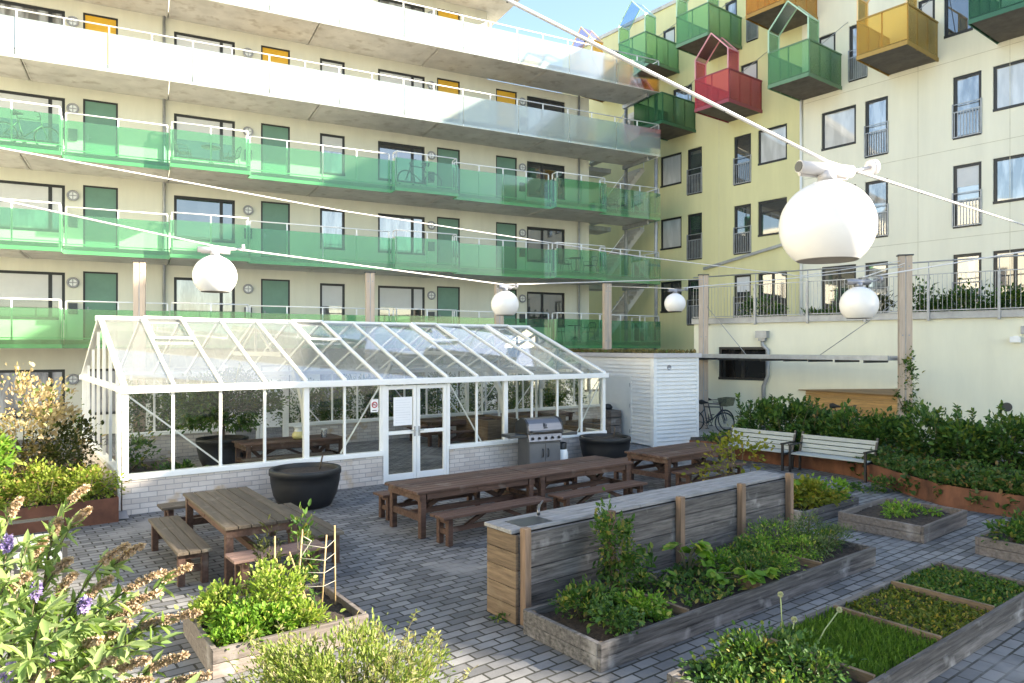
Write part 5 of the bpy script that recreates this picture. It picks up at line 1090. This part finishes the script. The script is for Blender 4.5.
cable('upper white cable sloping down across the gallery facade to the right post', [P(0,148,9)-Vector((3.3,4.0,0)), P(0,148,9), P(340,210.5,13), P(640,256.5,17.5), P(800,276,19), T6-Vector((0,0,.12))], .0115)
cable('cable carrying the smallest globe lamp between two tall posts', [T4-Vector((0,0,.1)), t4, P(796,278,18), T6-Vector((0,0,.3))], .0115)
cable('thin cable from the right post to the globe lamp before the terrace', [T6-Vector((0,0,.2)), t5, t5+Vector((4.5,.6,.75))], .009)

# ------------------------------------------------------------------ foreground bushes
shrub('lavender_bush', 'sunlit pale green bush with dry flower stems at the bottom centre', 'bush', (-1.28,5.55,0), (.76,.5,.36), 9000, .042, leafmat('sunlit_herb',(.13,.20,.045),(.28,.33,.10),.4,.55,(.42,.36,.22)), 46, .12, .35, seed=230, stems=40, sr=.005, lift=.9, hollow=.7)
shrub('lavender_bush', 'darker green left half of the sunlit bush clump at the bottom centre', 'bush', (-1.82,5.75,0), (.42,.42,.22), 4200, .042, leafmat('green_herb',(.08,.15,.03),(.19,.26,.06),.4,.55), 26, .13, .4, seed=231, stems=22, sr=.005, lift=.9, hollow=.6)
rg = np.random.default_rng(9)
wt = empty('wild_flower_stems', (-1.3,5.6,0), 0, 'tall thin sprigs standing up out of the sunlit bush at the bottom centre', 'plant')
m = MB(); pos = []; ax = []
for k in range(46):
    b = Vector((rg.uniform(-.7,.75), rg.uniform(-.4,.5), .3)); t = b+Vector((rg.normal()*.12+b.x*.2, rg.normal()*.08, rg.uniform(.25,.45))); mid = b.lerp(t,.5)+Vector((rg.normal()*.02,0,.02)); m.tube([b,mid,t], [.005,.004,.0025], 4)
    for j in range(26):
        f = rg.random(); q = b.lerp(t, f); pos.append(tuple(q)); v = rg.normal(size=3); v[2] = abs(v[2])*.7+.2; ax.append(v)
m.build('stem', M_stem, wt); leaves('foliage', leafmat('sprig_leaf',(.20,.24,.08),(.38,.38,.17),.4,.6,(.50,.40,.30)), wt, pos, ax, .05, .35, rng=rg)
# butterfly bush at the left: arching stems with long leaves and dry flower spikes
bb = empty('butterfly_bush', (-2.75,3.75,0), 0, 'butterfly bush with arching stems, dry brown flower spikes and a few purple ones', 'bush')
O = Vector((-2.75,3.75,0)); m = MB(); lp_, la_, ls_ = [], [], []; sp_, sa_ = [], []; pp_, pa_ = [], []
tips = [(87,487,4.2,0),(90,509,4.1,0),(112,578,3.9,0),(143,545,4.1,0),(190,566,4.2,0),(160,592,4.0,0),(172,618,3.9,0),(130,622,3.7,0),(186,655,3.8,0),(60,520,4.0,0),(20,500,3.9,0),(100,640,3.5,0),(55,672,3.3,0),(148,660,3.5,0),(30,575,3.6,0),(8,538,3.8,1),(36,585,3.7,1),(86,600,3.7,1),(50,655,3.4,1),(10,667,3.3,1),(150,680,3.5,0),(70,560,3.9,0),(-10,470,4.2,0),(-20,560,3.7,0),(210,675,3.7,0),(128,545,4.0,0),(165,572,4.1,0),(140,608,3.9,0),(45,540,3.9,0),(75,575,3.8,0),(200,612,3.9,0),(115,660,3.5,0),(10,580,3.5,2),(50,610,3.3,2),(30,660,3.1,2),(70,660,3.2,2),(0,610,3.3,2),(90,620,3.4,2),(110,625,3.6,2),(60,640,3.3,2),(120,600,3.8,2),(80,630,3.5,2),(40,620,3.4,2),(165,640,3.7,2),(20,600,3.5,2),(100,670,3.3,2),(0,640,3.2,2),(60,600,3.6,2),(130,645,3.5,2),(30,540,3.8,2),(190,690,3.6,2)]
for (px,py,Z,kind) in tips:
    t = P(px,py,Z)-O; b = Vector((rg.normal()*.12, rg.normal()*.12, 0)); dx = Vector((t.x,t.y,0))
    m1 = b.lerp(t,.4)+Vector((0,0,.42*t.z)); m2 = b.lerp(t,.75)+Vector((0,0,.22*t.z)) if kind != 1 else b.lerp(t,.75)+Vector((0,0,.1))
    pts = []
    for k in range(15):
        u = k/14; q = b*(1-u)**3+m1*3*u*(1-u)**2+m2*3*u*u*(1-u)+t*u**3; pts.append(q)
    m.tube(pts, [.011-.008*k/14 for k in range(15)], 5)
    sl_ = rg.uniform(.34,.52) if kind == 0 else (.10 if kind == 1 else 0)
    L = sum((pts[k+1]-pts[k]).length for k in range(14)); u0 = 1-sl_/L
    ev = lambda u: b*(1-u)**3+m1*3*u*(1-u)**2+m2*3*u*u*(1-u)+t*u**3
    for k in range(int(420 if kind == 0 else 170 if kind == 1 else 0)):
        u = u0+(1-u0)*rg.random(); q = ev(u); d = rg.normal(size=3); d /= np.linalg.norm(d); w = (.017 if kind == 0 else .020)*(1.1-.8*(u-u0)/(1-u0))
        (sp_ if kind == 0 else pp_).append(tuple(np.array(q)+d*w*.4)); (sa_ if kind == 0 else pa_).append(d)
    for k in range(40):
        u = .42+(u0-.42)*rg.random() if kind != 2 else .45+.55*rg.random(); q = ev(u); dd = (ev(min(1,u+.03))-ev(u-.03)).normalized(); v = rg.normal(size=3)*.8+np.array(dd)*.9; v[2] -= .25
        lp_.append(tuple(q)); la_.append(v); ls_.append(rg.uniform(.05,.13))
m.build('stem', M_stem, bb); leaves('foliage', L_bud, bb, lp_, la_, np.array(ls_), .30, .3, rng=rg)
leaves('dry_flower_spike', L_seed, bb, sp_, sa_, .018+.010*rg.random(len(sp_)), .6, rng=rg); leaves('purple_flower_spike', L_purp, bb, pp_, pa_, .022+.012*rg.random(len(pp_)), .7, rng=rg)
# ------------------------------------------------------------------ light, sky, camera
SUN_AZ, SUN_EL = R(-7), R(24.5)                      # azimuth counted from +X towards +Y
sv = Vector((math.cos(SUN_EL)*math.cos(SUN_AZ), math.cos(SUN_EL)*math.sin(SUN_AZ), math.sin(SUN_EL)))
sd0 = bpy.data.lights.new('Sun', 'SUN'); sd0.energy = 4.6; sd0.angle = R(.6); sd0.color = (1, .93, .82)
so = bpy.data.objects.new('Sun', sd0); COL.objects.link(so); so.rotation_euler = (-sv).to_track_quat('-Z','Y').to_euler(); so.location = (30,0,40)
w = bpy.data.worlds.new('World'); S.world = w; w.use_nodes = True; nt = w.node_tree
sk = nt.nodes.new('ShaderNodeTexSky'); sk.sky_type = 'NISHITA'; sk.sun_disc = False; sk.sun_elevation = SUN_EL; sk.sun_rotation = R(90)-SUN_AZ; sk.dust_density = .6; sk.air_density = 1.0; sk.ozone_density = 2.0
bg = nt.nodes['Background']; nt.links.new(sk.outputs[0], bg.inputs[0]); bg.inputs[1].default_value = .11
cam = bpy.data.cameras.new('Camera'); co = bpy.data.objects.new('Camera', cam); COL.objects.link(co); S.camera = co
co.location = (0,0,H); co.rotation_euler = (R(90),0,0); cam.sensor_width = 36; cam.lens = F/1024*36; cam.shift_y = (348-341.5)/1024; cam.clip_start = .05; cam.clip_end = 2000
S.view_settings.view_transform = 'Standard'; S.view_settings.look = 'None'; S.view_settings.exposure = 2.2; S.view_settings.use_white_balance = True; S.view_settings.white_balance_temperature = 7200; S.view_settings.white_balance_tint = 10; S.view_settings.gamma = 1; S.view_settings.use_curve_mapping = False
S.cycles.transparent_max_bounces = 32; S.cycles.max_bounces = 8; S.cycles.use_denoising = True
